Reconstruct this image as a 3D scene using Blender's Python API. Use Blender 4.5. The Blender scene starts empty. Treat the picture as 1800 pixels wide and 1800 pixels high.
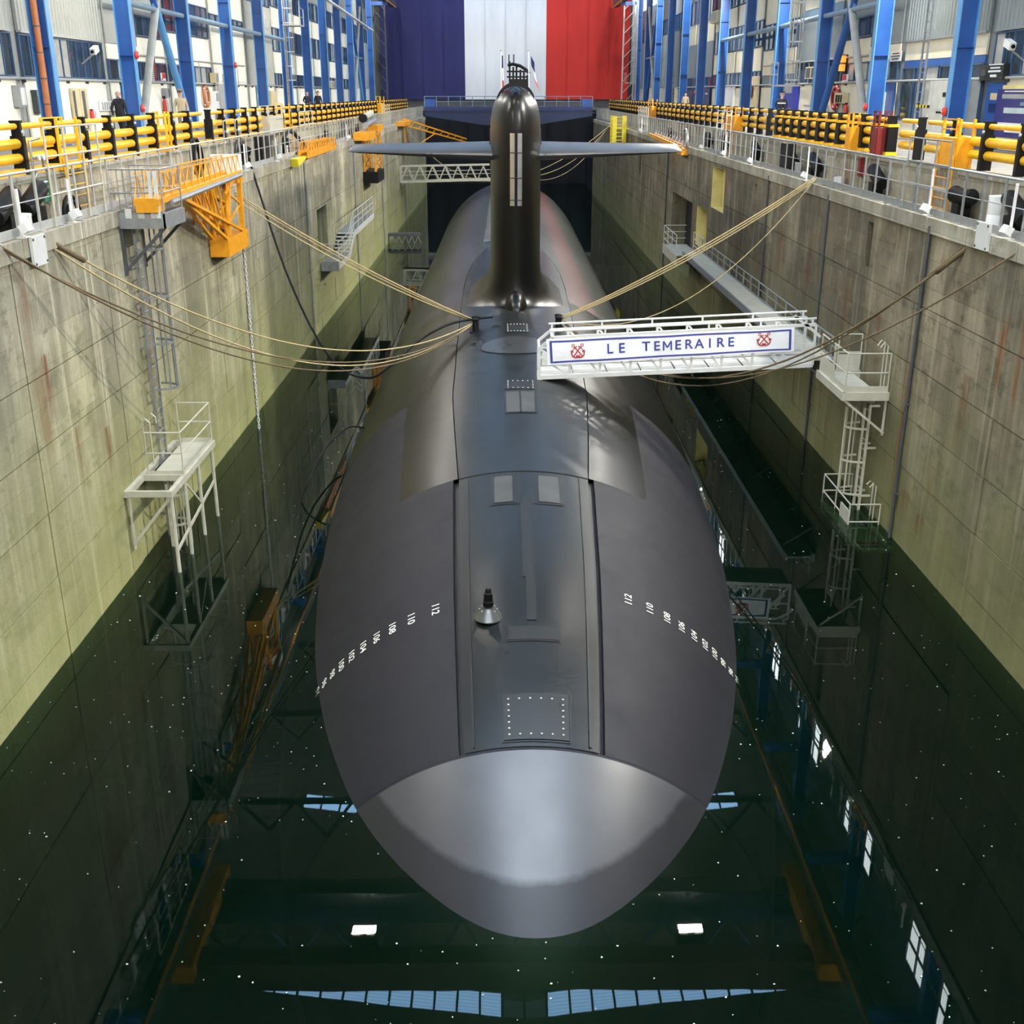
import bpy, bmesh, math, random
from mathutils import Vector, Matrix, Quaternion
random.seed(7)
scene = bpy.context.scene
COL = scene.collection
PI = math.pi

# ------------------------------------------------------------------ camera
EYE = 11.0                                   # eye height above the water
F_PX = 1939.0
PITCH = math.atan(737 / F_PX)
YAW = math.atan(13 / F_PX * math.cos(PITCH))
cam_data = bpy.data.cameras.new('camera')
cam_data.sensor_width = 36.0
cam_data.lens = F_PX / 1800 * 36
cam_data.clip_start = 0.1
cam_data.clip_end = 600
cam = bpy.data.objects.new('camera', cam_data)
COL.objects.link(cam)
cam.location = (0, 0, EYE)
cam.rotation_euler = (PI / 2 - PITCH, 0, -YAW)
scene.camera = cam

# ------------------------------------------------------------------ world, exposure
world = bpy.data.worlds.new('world')
scene.world = world
world.use_nodes = True
world.node_tree.nodes['Background'].inputs[0].default_value = (0.55, 0.68, 0.9, 1)
world.node_tree.nodes['Background'].inputs[1].default_value = 0.6
vs = scene.view_settings
vs.view_transform = 'Standard'
vs.look = 'None'
vs.gamma = 1.0
vs.use_curve_mapping = False
vs.exposure = 0.2
scene.cycles.use_denoising = True
scene.cycles.use_adaptive_sampling = True
scene.cycles.adaptive_threshold = 0.1
scene.cycles.adaptive_min_samples = 12
scene.cycles.max_bounces = 6
scene.cycles.diffuse_bounces = 2
scene.cycles.glossy_bounces = 3
scene.cycles.transparent_max_bounces = 10
scene.cycles.sample_clamp_indirect = 6.0
SKY_PANE = 14.0        # brightness of the roof glazing
LAMP_L = 900.0        # watts of each added fill lamp along the left columns
LAMP_R = 3000.0       # watts of each added fill lamp along the right columns
FRONT = 2400.0        # watts of each big flood at the near end of the hall
FLOOD = 500.0        # watts of each flood lamp on the travelling crane

# ------------------------------------------------------------------ measured layout (metres)
XL, XR = -9.12, 10.23          # dock side walls
CZL, CZR = 8.42, 8.20          # top of the dock walls
QXL, QXR = -10.35, 11.24       # quay edges
QZL, QZR = 9.32, 9.25          # quay levels
CX = 15.1                      # hall columns
WX = 16.3                      # facade planes
PITCH_C = 8.8
BAYS = [39.8 + 8.8 * i for i in range(12)]   # column lines in view
Y0, Y1 = 1.0, 134.0            # dock ends
ROOF = 26.0

_fw = Vector((math.sin(YAW) * math.cos(PITCH), math.cos(YAW) * math.cos(PITCH), -math.sin(PITCH)))
_rt = Vector((math.cos(YAW), -math.sin(YAW), 0))
_up = _rt.cross(_fw)
def ray(px, py):
    return _fw + _rt * ((px - 900) / F_PX) + _up * ((900 - py) / F_PX)
def at_x(px, py, X):
    d = ray(px, py); return Vector((0, 0, EYE)) + d * (X / d.x)
def at_y(px, py, Y):
    d = ray(px, py); return Vector((0, 0, EYE)) + d * (Y / d.y)
def at_z(px, py, Z):
    d = ray(px, py); return Vector((0, 0, EYE)) + d * ((Z - EYE) / d.z)

# ------------------------------------------------------------------ mesh helpers
class MB:
    def __init__(self): self.v = []; self.f = []; self.mi = []; self.m = 0
    def _add(self, vs, fs):
        o = len(self.v); self.v += [tuple(p) for p in vs]
        for f in fs:
            self.f.append([o + i for i in f]); self.mi.append(self.m)
        return self
    def box(self, x0, x1, y0, y1, z0, z1):
        v = [(x0,y0,z0),(x1,y0,z0),(x1,y1,z0),(x0,y1,z0),(x0,y0,z1),(x1,y0,z1),(x1,y1,z1),(x0,y1,z1)]
        return self._add(v, [(0,3,2,1),(4,5,6,7),(0,1,5,4),(1,2,6,5),(2,3,7,6),(3,0,4,7)])
    def cbox(self, c, s, rot=None):
        c = Vector(c); h = Vector(s) / 2; M = rot or Matrix.Identity(3)
        v = [c + M @ Vector((a*h.x, b*h.y, d*h.z)) for d in (-1,1) for a, b in ((-1,-1),(1,-1),(1,1),(-1,1))]
        return self._add(v, [(0,3,2,1),(4,5,6,7),(0,1,5,4),(1,2,6,5),(2,3,7,6),(3,0,4,7)])
    def beam(self, p0, p1, w, h=None, up=(0,0,1)):
        p0, p1 = Vector(p0), Vector(p1); h = h or w
        d = (p1 - p0).normalized(); u = Vector(up)
        if abs(d.dot(u)) > .98: u = Vector((0,1,0))
        s = d.cross(u).normalized() * w / 2; t = s.cross(d).normalized() * h / 2
        v = [p + a*s + b*t for p in (p0, p1) for a, b in ((-1,-1),(1,-1),(1,1),(-1,1))]
        return self._add(v, [(0,3,2,1),(4,5,6,7),(0,1,5,4),(1,2,6,5),(2,3,7,6),(3,0,4,7)])
    def ring(self, c, d, r, n, u=None):
        d = Vector(d).normalized(); u = u or (Vector((0,0,1)) if abs(d.z) < .9 else Vector((1,0,0)))
        s = d.cross(u).normalized(); t = s.cross(d).normalized()
        return [Vector(c) + s*(r*math.cos(2*PI*i/n)) + t*(r*math.sin(2*PI*i/n)) for i in range(n)]
    def tube(self, p0, p1, r, n=8, r1=None):
        p0, p1 = Vector(p0), Vector(p1); r1 = r if r1 is None else r1
        v = self.ring(p0, p1-p0, r, n) + self.ring(p1, p1-p0, r1, n)
        f = [(i,(i+1)%n,n+(i+1)%n,n+i) for i in range(n)] + [tuple(range(n-1,-1,-1)), tuple(range(n,2*n))]
        return self._add(v, f)
    def path(self, pts, r, n=6, closed=False):
        pts = [Vector(p) for p in pts]; k = len(pts); v = []; u = None
        for i, p in enumerate(pts):
            a = pts[i-1] if (i or closed) else p; b = pts[(i+1) % k] if (i < k-1 or closed) else p
            d = (b-a).normalized()
            if u is None: u = Vector((0,0,1)) if abs(d.z) < .9 else Vector((1,0,0))
            s = d.cross(u).normalized(); u = s.cross(d).normalized()
            v += [p + s*(r*math.cos(2*PI*j/n)) + u*(r*math.sin(2*PI*j/n)) for j in range(n)]
        f = []
        for i in range(k if closed else k-1):
            a, b = i*n, ((i+1) % k)*n
            f += [(a+j, a+(j+1)%n, b+(j+1)%n, b+j) for j in range(n)]
        if not closed: f += [tuple(range(n-1,-1,-1)), tuple(range((k-1)*n, k*n))]
        return self._add(v, f)
    def lathe(self, c, prof, n=16, axis=(0,0,1)):
        c = Vector(c); q = Vector((0,0,1)).rotation_difference(Vector(axis)); v = []
        for r, z in prof:
            v += [c + q @ Vector((r*math.cos(2*PI*i/n), r*math.sin(2*PI*i/n), z)) for i in range(n)]
        f = []
        for k in range(len(prof)-1):
            f += [(k*n+i, k*n+(i+1)%n, (k+1)*n+(i+1)%n, (k+1)*n+i) for i in range(n)]
        f += [tuple(range(n-1,-1,-1)), tuple(range((len(prof)-1)*n, len(prof)*n))]
        return self._add(v, f)
    def prism(self, pts, off):
        pts = [Vector(p) for p in pts]; off = Vector(off); n = len(pts)
        v = pts + [p + off for p in pts]
        f = [tuple(range(n-1,-1,-1)), tuple(range(n,2*n))] + [(i,(i+1)%n,n+(i+1)%n,n+i) for i in range(n)]
        return self._add(v, f)
    def grid(self, rows):
        m = len(rows[0]); v = [p for r in rows for p in r]
        return self._add(v, [(i*m+j, i*m+j+1, (i+1)*m+j+1, (i+1)*m+j) for i in range(len(rows)-1) for j in range(m-1)])
    def mat(self, i): self.m = i; return self
    def build(self, name, mats, parent=None, smooth=False, fix=False):
        me = bpy.data.meshes.new(name)
        o = bpy.data.objects.new(name, me); COL.objects.link(o)
        off = Vector((0,0,0))
        if parent is not None:
            o.parent = parent; off = origin(parent)
        me.from_pydata([tuple(Vector(p) - off) for p in self.v], [], self.f)
        for mm in (mats if isinstance(mats, (list, tuple)) else [mats]): me.materials.append(mm)
        if max(self.mi, default=0): me.polygons.foreach_set('material_index', self.mi)
        if fix:
            bm = bmesh.new(); bm.from_mesh(me); bmesh.ops.recalc_face_normals(bm, faces=bm.faces); bm.to_mesh(me); bm.free()
        if smooth:
            me.polygons.foreach_set('use_smooth', [True]*len(me.polygons))
            if smooth != 'all':
                me.set_sharp_from_angle(angle=math.radians(35))
        me.update()
        return o

def origin(o):
    p = Vector(o.location)
    while o.parent: o = o.parent; p = p + Vector(o.location)
    return p
def tag(o, label=None, cat=None, group=None, kind=None):
    if label: o['label'] = label
    if cat: o['category'] = cat
    if group: o['group'] = group
    if kind: o['kind'] = kind
    return o
def thing(name, label, cat, loc=(0,0,0), group=None, kind=None):
    o = bpy.data.objects.new(name, None); COL.objects.link(o)
    o.empty_display_size = .3; o.location = loc
    return tag(o, label, cat, group, kind)
def copy_tree(o, parent=None):
    c = o.copy(); COL.objects.link(c); c.parent = parent
    for ch in list(o.children): copy_tree(ch, c)
    return c
ORD = ['first','second','third','fourth','fifth','sixth','seventh','eighth','ninth','tenth','eleventh','twelfth','thirteenth','fourteenth','fifteenth','sixteenth','seventeenth','eighteenth','nineteenth','twentieth']

# ------------------------------------------------------------------ materials
def new_mat(name):
    m = bpy.data.materials.new(name); m.use_nodes = True
    return m, m.node_tree.nodes, m.node_tree.links, m.node_tree.nodes['Principled BSDF']
def simple(name, col, rough=.5, metal=0.0, var=.12, scale=3.0, bump=0.0, spec=.5, emit=None):
    m, N, L, b = new_mat(name)
    b.inputs['Roughness'].default_value = rough; b.inputs['Metallic'].default_value = metal
    b.inputs['Specular IOR Level'].default_value = spec
    g = N.new('ShaderNodeNewGeometry'); nz = N.new('ShaderNodeTexNoise')
    nz.inputs['Scale'].default_value = scale; nz.inputs['Detail'].default_value = 5
    L.new(g.outputs['Position'], nz.inputs['Vector'])
    r = N.new('ShaderNodeValToRGB'); L.new(nz.outputs['Fac'], r.inputs[0])
    c = Vector(col)
    r.color_ramp.elements[0].position = .3; r.color_ramp.elements[1].position = .7
    r.color_ramp.elements[0].color = (*(c*(1-var)), 1); r.color_ramp.elements[1].color = (*(c*(1+var)), 1)
    L.new(r.outputs[0], b.inputs['Base Color'])
    if bump:
        bp = N.new('ShaderNodeBump'); bp.inputs['Strength'].default_value = bump; bp.inputs['Distance'].default_value = .02
        n2 = N.new('ShaderNodeTexNoise'); n2.inputs['Scale'].default_value = scale*6
        L.new(g.outputs['Position'], n2.inputs['Vector']); L.new(n2.outputs['Fac'], bp.inputs['Height']); L.new(bp.outputs[0], b.inputs['Normal'])
    if emit:
        b.inputs['Emission Color'].default_value = (*col, 1); b.inputs['Emission Strength'].default_value = emit
    return m

def mixc(N, L, fac, a, b, mode='MIX'):
    x = N.new('ShaderNodeMix'); x.data_type = 'RGBA'; x.blend_type = mode
    if isinstance(fac, float): x.inputs[0].default_value = fac
    else: L.new(fac, x.inputs[0])
    for k, s in ((6, a), (7, b)):
        if isinstance(s, tuple): x.inputs[k].default_value = (*s, 1)
        else: L.new(s, x.inputs[k])
    return x.outputs[2]
def noise(N, L, vec, scale, detail=5, rough=.55):
    n = N.new('ShaderNodeTexNoise'); n.inputs['Scale'].default_value = scale; n.inputs['Detail'].default_value = detail; n.inputs['Roughness'].default_value = rough
    L.new(vec, n.inputs['Vector']); return n.outputs['Fac']
def mapped(N, L, vec, sc):
    mp = N.new('ShaderNodeMapping'); mp.inputs['Scale'].default_value = sc; L.new(vec, mp.inputs['Vector']); return mp.outputs[0]
def ramp(N, L, fac, stops):
    r = N.new('ShaderNodeValToRGB'); L.new(fac, r.inputs[0]); e = r.color_ramp.elements
    while len(e) < len(stops): e.new(.5)
    for k, (p, c) in enumerate(stops):
        e[k].position = p; e[k].color = (*c, 1) if isinstance(c, tuple) else (c, c, c, 1)
    return r.outputs[0]

def concrete(name, light, dark, algae, top, streak=.6, rust=.5, runs=()):
    """weathered cast concrete: vertical run-off streaks, blotches, rust runs, tidal algae near the water"""
    m, N, L, b = new_mat(name)
    g = N.new('ShaderNodeNewGeometry').outputs['Position']
    blot = noise(N, L, g, .45, 6, .6)
    c = mixc(N, L, ramp(N, L, blot, [(.38, 0.), (.64, 1.)]), dark, light)
    big = noise(N, L, mapped(N, L, g, (.16, .16, .11)), 1.0, 4, .6)
    c = mixc(N, L, ramp(N, L, big, [(.40, .65), (.56, 0.)]), c, tuple(x*.55 for x in dark))
    # shuttering lines: faint cast blocks, each a little lighter or darker
    sp0 = N.new('ShaderNodeSeparateXYZ'); L.new(g, sp0.inputs[0]); cb = N.new('ShaderNodeCombineXYZ'); L.new(sp0.outputs[1], cb.inputs[0]); L.new(sp0.outputs[2], cb.inputs[1])
    bk = N.new('ShaderNodeTexBrick'); L.new(cb.outputs[0], bk.inputs['Vector']); bk.inputs['Scale'].default_value = 1.0; bk.inputs['Brick Width'].default_value = 2.45; bk.inputs['Row Height'].default_value = .66; bk.inputs['Mortar Size'].default_value = .012; bk.inputs['Mortar Smooth'].default_value = .6
    bk.inputs['Color1'].default_value = (.62, .62, .60, 1); bk.inputs['Color2'].default_value = (1.18, 1.16, 1.1, 1); bk.inputs['Mortar'].default_value = (.35, .34, .3, 1); bk.inputs['Bias'].default_value = .15
    c = mixc(N, L, ramp(N, L, noise(N, L, g, .55, 3), [(.35, .15), (.65, .85)]), c, mixc(N, L, 1.0, c, bk.outputs['Color'], 'MULTIPLY'))
    patch_ = noise(N, L, mapped(N, L, g, (1, .8, 1.3)), 1.6, 8, .72)
    c = mixc(N, L, ramp(N, L, patch_, [(.36, .7), (.47, 0.)]), c, tuple(x*.5 for x in dark))
    c = mixc(N, L, ramp(N, L, patch_, [(.58, 0.), (.70, .5)]), c, tuple(min(1, x*1.25) for x in light))
    st = noise(N, L, mapped(N, L, g, (1.1, 1.1, .07)), 1.0, 6, .72)
    c = mixc(N, L, ramp(N, L, st, [(.42, streak), (.62, 0.)]), c, tuple(x*.42 for x in dark))
    wst = noise(N, L, mapped(N, L, g, (3.7, 3.7, .13)), 1.0, 3, .6)
    c = mixc(N, L, ramp(N, L, wst, [(.58, 0.), (.75, .55)]), c, tuple(min(1, x*1.35) for x in light))
    rs = noise(N, L, mapped(N, L, g, (1.5, 1.5, .16)), 1.0, 2, .5)
    rb = noise(N, L, g, .3, 2)
    mult = N.new('ShaderNodeMath'); mult.operation = 'MULTIPLY'
    L.new(ramp(N, L, rs, [(.60, 0.), (.70, rust)]), mult.inputs[0]); L.new(ramp(N, L, rb, [(.46, 0.), (.56, 1.)]), mult.inputs[1])
    c = mixc(N, L, mult.outputs[0], c, (.20, .075, .02))
    sep = N.new('ShaderNodeSeparateXYZ'); L.new(g, sep.inputs[0])
    an = noise(N, L, mapped(N, L, g, (.6, .6, .35)), 1.0, 5)
    ad = N.new('ShaderNodeMath'); ad.operation = 'MULTIPLY_ADD'; L.new(an, ad.inputs[0]); ad.inputs[1].default_value = 5.0; L.new(sep.outputs[2], ad.inputs[2])
    dv = N.new('ShaderNodeMath'); dv.operation = 'DIVIDE'; L.new(ad.outputs[0], dv.inputs[0]); dv.inputs[1].default_value = 12.0
    c = mixc(N, L, ramp(N, L, dv.outputs[0], [(.2, .75), (top, 0.)]), c, algae)
    # rust runs below old fixings: (along the wall, top height, half width, length)
    def mth(op, a, b_=None):
        q_ = N.new('ShaderNodeMath'); q_.operation = op; q_.use_clamp = op in ('SUBTRACT',)
        for i_, v_ in enumerate((a, b_)):
            if v_ is None: continue
            if isinstance(v_, (int, float)): q_.inputs[i_].default_value = v_
            else: L.new(v_, q_.inputs[i_])
        return q_.outputs[0]
    fine = ramp(N, L, noise(N, L, mapped(N, L, g, (5, 5, .5)), 1.0, 4, .7), [(.4, 0.), (.58, 1.)])
    for (ry, rz, rw, rl) in runs:
        d_ = N.new('ShaderNodeMath'); d_.operation = 'SUBTRACT'; L.new(sep.outputs[1], d_.inputs[0]); d_.inputs[1].default_value = ry
        side_ = mth('SUBTRACT', 1.0, mth('DIVIDE', mth('ABSOLUTE', d_.outputs[0]), rw))
        dz = N.new('ShaderNodeMath'); dz.operation = 'SUBTRACT'; dz.inputs[0].default_value = rz; L.new(sep.outputs[2], dz.inputs[1])
        dn = mth('DIVIDE', dz.outputs[0], rl)
        fade = ramp(N, L, dn, [(0., 0.), (.04, 1.), (.35, .8), (1., 0.)])
        c = mixc(N, L, mth('MULTIPLY', mth('MULTIPLY', side_, fade), fine), c, (.17, .055, .012))
    pits = noise(N, L, g, 22, 4, .7)
    c = mixc(N, L, ramp(N, L, pits, [(.3, .5), (.42, 0.)]), c, tuple(x*.3 for x in dark))
    L.new(c, b.inputs['Base Color'])
    b.inputs['Roughness'].default_value = .82; b.inputs['Specular IOR Level'].default_value = .25
    bp = N.new('ShaderNodeBump'); bp.inputs['Strength'].default_value = .35; bp.inputs['Distance'].default_value = .03
    L.new(noise(N, L, g, 9, 6, .7), bp.inputs['Height']); L.new(bp.outputs[0], b.inputs['Normal'])
    return m

M = {}
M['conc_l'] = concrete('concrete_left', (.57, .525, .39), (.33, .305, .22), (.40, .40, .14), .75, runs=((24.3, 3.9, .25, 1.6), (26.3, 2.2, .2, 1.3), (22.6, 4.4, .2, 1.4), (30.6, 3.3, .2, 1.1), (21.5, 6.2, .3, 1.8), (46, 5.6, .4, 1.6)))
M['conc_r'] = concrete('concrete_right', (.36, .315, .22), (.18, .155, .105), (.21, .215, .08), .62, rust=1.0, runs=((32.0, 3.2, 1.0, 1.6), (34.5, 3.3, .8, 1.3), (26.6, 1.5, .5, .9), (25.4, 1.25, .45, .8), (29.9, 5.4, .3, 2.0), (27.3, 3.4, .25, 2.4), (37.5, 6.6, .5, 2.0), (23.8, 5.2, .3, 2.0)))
M['coping'] = concrete('coping_concrete', (.56, .52, .42), (.36, .33, .25), (.4, .36, .22), .3, .4, .4)
M['ledge'] = concrete('ledge_concrete', (.62, .56, .43), (.42, .37, .27), (.4, .36, .22), .3, .6, .7)
M['quay'] = simple('quay_asphalt', (.20, .19, .175), .8, var=.25, scale=2, bump=.2)
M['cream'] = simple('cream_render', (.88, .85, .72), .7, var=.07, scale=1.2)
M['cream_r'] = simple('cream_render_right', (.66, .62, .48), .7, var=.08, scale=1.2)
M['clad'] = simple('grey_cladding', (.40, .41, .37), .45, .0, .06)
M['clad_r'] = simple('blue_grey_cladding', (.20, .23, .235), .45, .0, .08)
M['blue'] = simple('blue_steel_paint', (.022, .095, .34), .35, var=.12, scale=1.5)
M['lblue'] = simple('light_blue_and_lit_steel', (.10, .31, .62), .35, var=.1, scale=1.5)  # light blue tubes, and the lit tone painted on column flanges
M['navy'] = simple('navy_steel_paint', (.012, .03, .12), .4)
M['bluegrey'] = simple('blue_grey_tube_paint', (.17, .26, .34), .4)
M['tubegrey'] = simple('grey_tube_paint', (.36, .37, .35), .45)
M['glass'] = simple('dark_window_glass', (.03, .045, .06), .06, var=.3, spec=.8)
M['glass_lit'] = simple('window_with_pale_blind', (.42, .42, .38), .25)
M['wframe'] = simple('blue_window_frame', (.05, .10, .2), .4)
M['galv'] = simple('galvanised_steel', (.33, .345, .35), .42, .55, .15, 6)
M['galv_w'] = simple('white_painted_steel', (.62, .62, .59), .4, .0, .06)
M['beige_st'] = simple('pale_painted_steel', (.52, .50, .40), .5, .0, .1)
M['yellow'] = simple('yellow_rail_plastic', (.88, .465, .010), .38, var=.08, scale=4)
M['ysteel'] = simple('yellow_crane_paint', (.80, .335, .008), .4, var=.12, scale=4)
M['lemon'] = simple('lemon_yellow_paint', (.80, .66, .03), .45, var=.1)
M['black'] = simple('black_rubber', (.004, .004, .0045), .5, var=.2, spec=.25)
M['dred'] = simple('dark_red_paint', (.16, .007, .007), .45)
M['red'] = simple('red_paint', (.55, .03, .02), .4)
M['orange'] = simple('rust_orange_pipe', (.45, .15, .05), .55)
M['white'] = simple('white_enamel', (.8, .8, .78), .4, var=.04)
M['rope'] = simple('tan_rope', (.46, .36, .18), .9, var=.2, scale=30)
M['rope_d'] = simple('brown_rope', (.16, .115, .06), .9, var=.2, scale=30)
M['dgrey'] = simple('dark_grey_steel', (.07, .075, .08), .45)
M['mgrey'] = simple('mid_grey_box', (.33, .34, .33), .5)
M['dark'] = simple('dark_void', (.006, .007, .009), .9)
M['khaki'] = simple('tan_door', (.62, .52, .30), .6)

# ------------------------------------------------------------------ water
def make_water():
    m = bpy.data.materials.new('dock_water'); m.use_nodes = True
    N, L = m.node_tree.nodes, m.node_tree.links
    N.remove(N['Principled BSDF']); out = N['Material Output']
    gl = N.new('ShaderNodeBsdfGlossy'); gl.inputs['Roughness'].default_value = .012; gl.inputs['Color'].default_value = (.92, .98, .95, 1)
    tr = N.new('ShaderNodeBsdfTransparent'); tr.inputs['Color'].default_value = (.42, .50, .39, 1)
    df = N.new('ShaderNodeBsdfDiffuse'); df.inputs['Color'].default_value = (.0007, .0044, .0022, 1)
    ad = N.new('ShaderNodeAddShader'); L.new(tr.outputs[0], ad.inputs[0]); L.new(df.outputs[0], ad.inputs[1])
    fr = N.new('ShaderNodeFresnel'); fr.inputs['IOR'].default_value = 1.33
    mx = N.new('ShaderNodeMixShader'); L.new(fr.outputs[0], mx.inputs[0]); L.new(ad.outputs[0], mx.inputs[1]); L.new(gl.outputs[0], mx.inputs[2])
    g = N.new('ShaderNodeNewGeometry')
    bp = N.new('ShaderNodeBump'); bp.inputs['Strength'].default_value = .012; bp.inputs['Distance'].default_value = .1
    L.new(noise(N, L, g.outputs['Position'], .5, 2), bp.inputs['Height']); L.new(bp.outputs[0], gl.inputs['Normal'])
    L.new(mx.outputs[0], out.inputs['Surface'])
    va = N.new('ShaderNodeVolumeAbsorption'); va.inputs['Color'].default_value = (.30, .62, .34, 1); va.inputs['Density'].default_value = 2.2
    L.new(va.outputs[0], out.inputs['Volume'])
    w = MB().box(XL-.001, XR+.001, Y0-.001, Y1+14.6, -10.4, 0.0).build('water', m)
    tag(w, 'still dark green mirror-like water filling the dock', 'water', kind='stuff')
make_water()

# floating specks on the water: nobody could count them
sp = MB()
for i in range(900):
    x = random.uniform(XL+.1, XR-.1); y = random.choice([random.uniform(10, 24), random.uniform(10, 40)])
    s = random.uniform(.004, .016) * (1 + (y > 22)*.4)
    a = random.uniform(0, PI)
    p = [(x+s*math.cos(a+k*PI/2)*random.uniform(.6, 1.5), y+s*math.sin(a+k*PI/2)*random.uniform(.6, 1.5), .006) for k in range(4)]
    sp.prism(p, (0, 0, .004))
tag(sp.build('floating_specks', simple('foam_speck', (.75, .77, .7), .8)), 'tiny pale specks of scum floating on the dark water', 'scum', kind='stuff')

# ------------------------------------------------------------------ dock walls built of cast panels
def minus(rects, hole):
    out = []
    for (a0, a1, b0, b1) in rects:
        h0, h1, k0, k1 = hole
        if h1 <= a0 or h0 >= a1 or k1 <= b0 or k0 >= b1: out.append((a0, a1, b0, b1)); continue
        if b0 < k0: out.append((a0, a1, b0, k0))
        if k1 < b1: out.append((a0, a1, k1, b1))
        m0, m1 = max(b0, k0), min(b1, k1)
        if a0 < h0: out.append((a0, h0, m0, m1))
        if h1 < a1: out.append((h1, a1, m0, m1))
    return out
HOLES = {'left': [(55.1, 58.1, 3.35, 5.7)],
         'right': [(62.0, 69.6, 1.2, 5.4), (57.3, 60.6, 3.4, 5.45), (53.2, 56.6, 5.7, 7.65), (86.5, 87.6, 5.2, 7.3), (46.4, 46.9, 6.3, 7.55), (31.35, 31.85, 6.35, 7.65)]}
def dock_wall(side):
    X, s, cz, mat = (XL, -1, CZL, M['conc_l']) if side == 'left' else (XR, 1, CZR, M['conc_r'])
    rects = [(Y0-1, Y1, -10.4, cz-.35)]
    for h in HOLES[side]: rects = minus(rects, h)
    b = MB()
    for (a0, a1, z0, z1) in rects: b.box(X+s*.06, X+s*.9, a0, a1, z0, z1)
    b.box(X+s*.9, X+s*1.5, Y0-1, Y1, -10.4, cz-.35)
    w = b.build('wall_dock_'+side, mat); tag(w, kind='structure')
    lifts = [-2.5, .55, 1.8, 3.15, 4.45, 5.8, cz-.36] if side == 'left' else [-2.5, .7, 2.0, 3.3, 4.6, 6.1, cz-.36]
    ys = [Y0]
    while ys[-1] < Y1: ys.append(min(Y1, ys[-1] + (4.9 if side == 'left' else 5.3)*(1 if ys[-1] < 75 else 2)))
    for k in range(6):
        for i in range(len(ys)-1):
            jit = random.uniform(0, .03)
            parts = [(ys[i]+.014, ys[i+1]-.014, lifts[k]+.013, lifts[k+1]-.013)]
            for h in HOLES[side]: parts = minus(parts, h)
            pm = MB()
            for (a0, a1, z0, z1) in parts: pm.box(X-s*jit, X+s*.07, a0, a1, z0, z1)
            if parts: pm.build('concrete_panel', mat, w)
    y = Y0
    while y < Y1:
        L_ = random.choice([2.6, 3.1, 3.6]); y2 = min(Y1, y+L_)
        MB().box(X-s*.07, X+s*.42, y+.012, y2-.012, cz-.35, cz+random.uniform(-.01, .012)).build('coping_stone', M['coping'], w); y = y2
    return w
wl = dock_wall('left'); wr = dock_wall('right')
# linings of the openings
def lining(name, parent, X, s, h, depth, mat, back):
    y0, y1, z0, z1 = h; t = .03; a, c = sorted((X+s*.005, X+s*depth)); b = MB()
    b.box(a, c, y0, y0+t, z0, z1); b.box(a, c, y1-t, y1-.002, z0, z1); b.box(a, c, y0+t, y1-t, z0, z0+t); b.box(a, c, y0+t, y1-t, z1-t, z1)
    b.build(name, mat, parent)
    a, c = sorted((X+s*depth, X+s*(depth+.03))); MB().box(a, c, y0, y1, z0, z1).build(name.replace('lining', 'back'), back, parent)
M['ycream'] = simple('pale_yellow_paint', (.72, .62, .24), .6, var=.15, scale=1.5)
lining('opening_lining', wl, XL, -1, HOLES['left'][0], .75, M['conc_l'], M['dgrey'])
lining('opening_lining', wr, XR, 1, HOLES['right'][0], .86, M['conc_r'], M['dark'])
lining('doorway_lining', wr, XR, 1, HOLES['right'][1], .55, M['ycream'], M['ycream'])
lining('niche_lining', wr, XR, 1, HOLES['right'][2], .5, M['ycream'], M['ycream'])
for h in HOLES['right'][3:]: lining('slot_lining', wr, XR, 1, h, .4, M['conc_r'], M['dark'])
# pipes and joints running down the walls
for X, s, ys, mat in ((XL, 1, [39.0, 52.2, 69.5, 85, 104.4], 'galv'), (XR, -1, [27.0, 35.8, 44.2, 72], 'dgrey')):
    for y in ys:
        p = MB()
        p.tube((X+s*.07, y, -1), (X+s*.07, y, CZL-.4), .045, 6)
        for z in (1.2, 3.6, 6.0): p.box(X+s*.0, X+s*.13, y-.08, y+.08, z, z+.06)
        o = p.build('wall_pipe', M[mat])
        tag(o, 'thin vertical %s pipe on the %s dock wall, %s from the camera' % ('grey' if mat == 'galv' else 'dark', 'left' if s > 0 else 'right', ORD[ys.index(y)]), 'pipe', 'pipes down the dock walls')

# far end, dock floor, near end
tag(MB().box(XL-2, XR+2, Y0-1.5, Y1+16, -11, -10.4).build('floor_dock', M['dark']), kind='structure')
tag(MB().box(XL-1, XR+1, Y0-1, Y0, -10.4, 9.2).build('wall_dock_head', M['conc_l']), kind='structure')
gt = MB().box(XL-3, XR+3, Y1+15, Y1+15.6, -10.4, 8.6)
for i in range(9): gt.box(XL-1+i*2.6, XL-.8+i*2.6, Y1+14.7, Y1+15, -10, 7.4)
tag(gt.build('dock_gate', M['dark']), 'black dock gate in deep shade under the blue bridge', 'gate')

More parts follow.
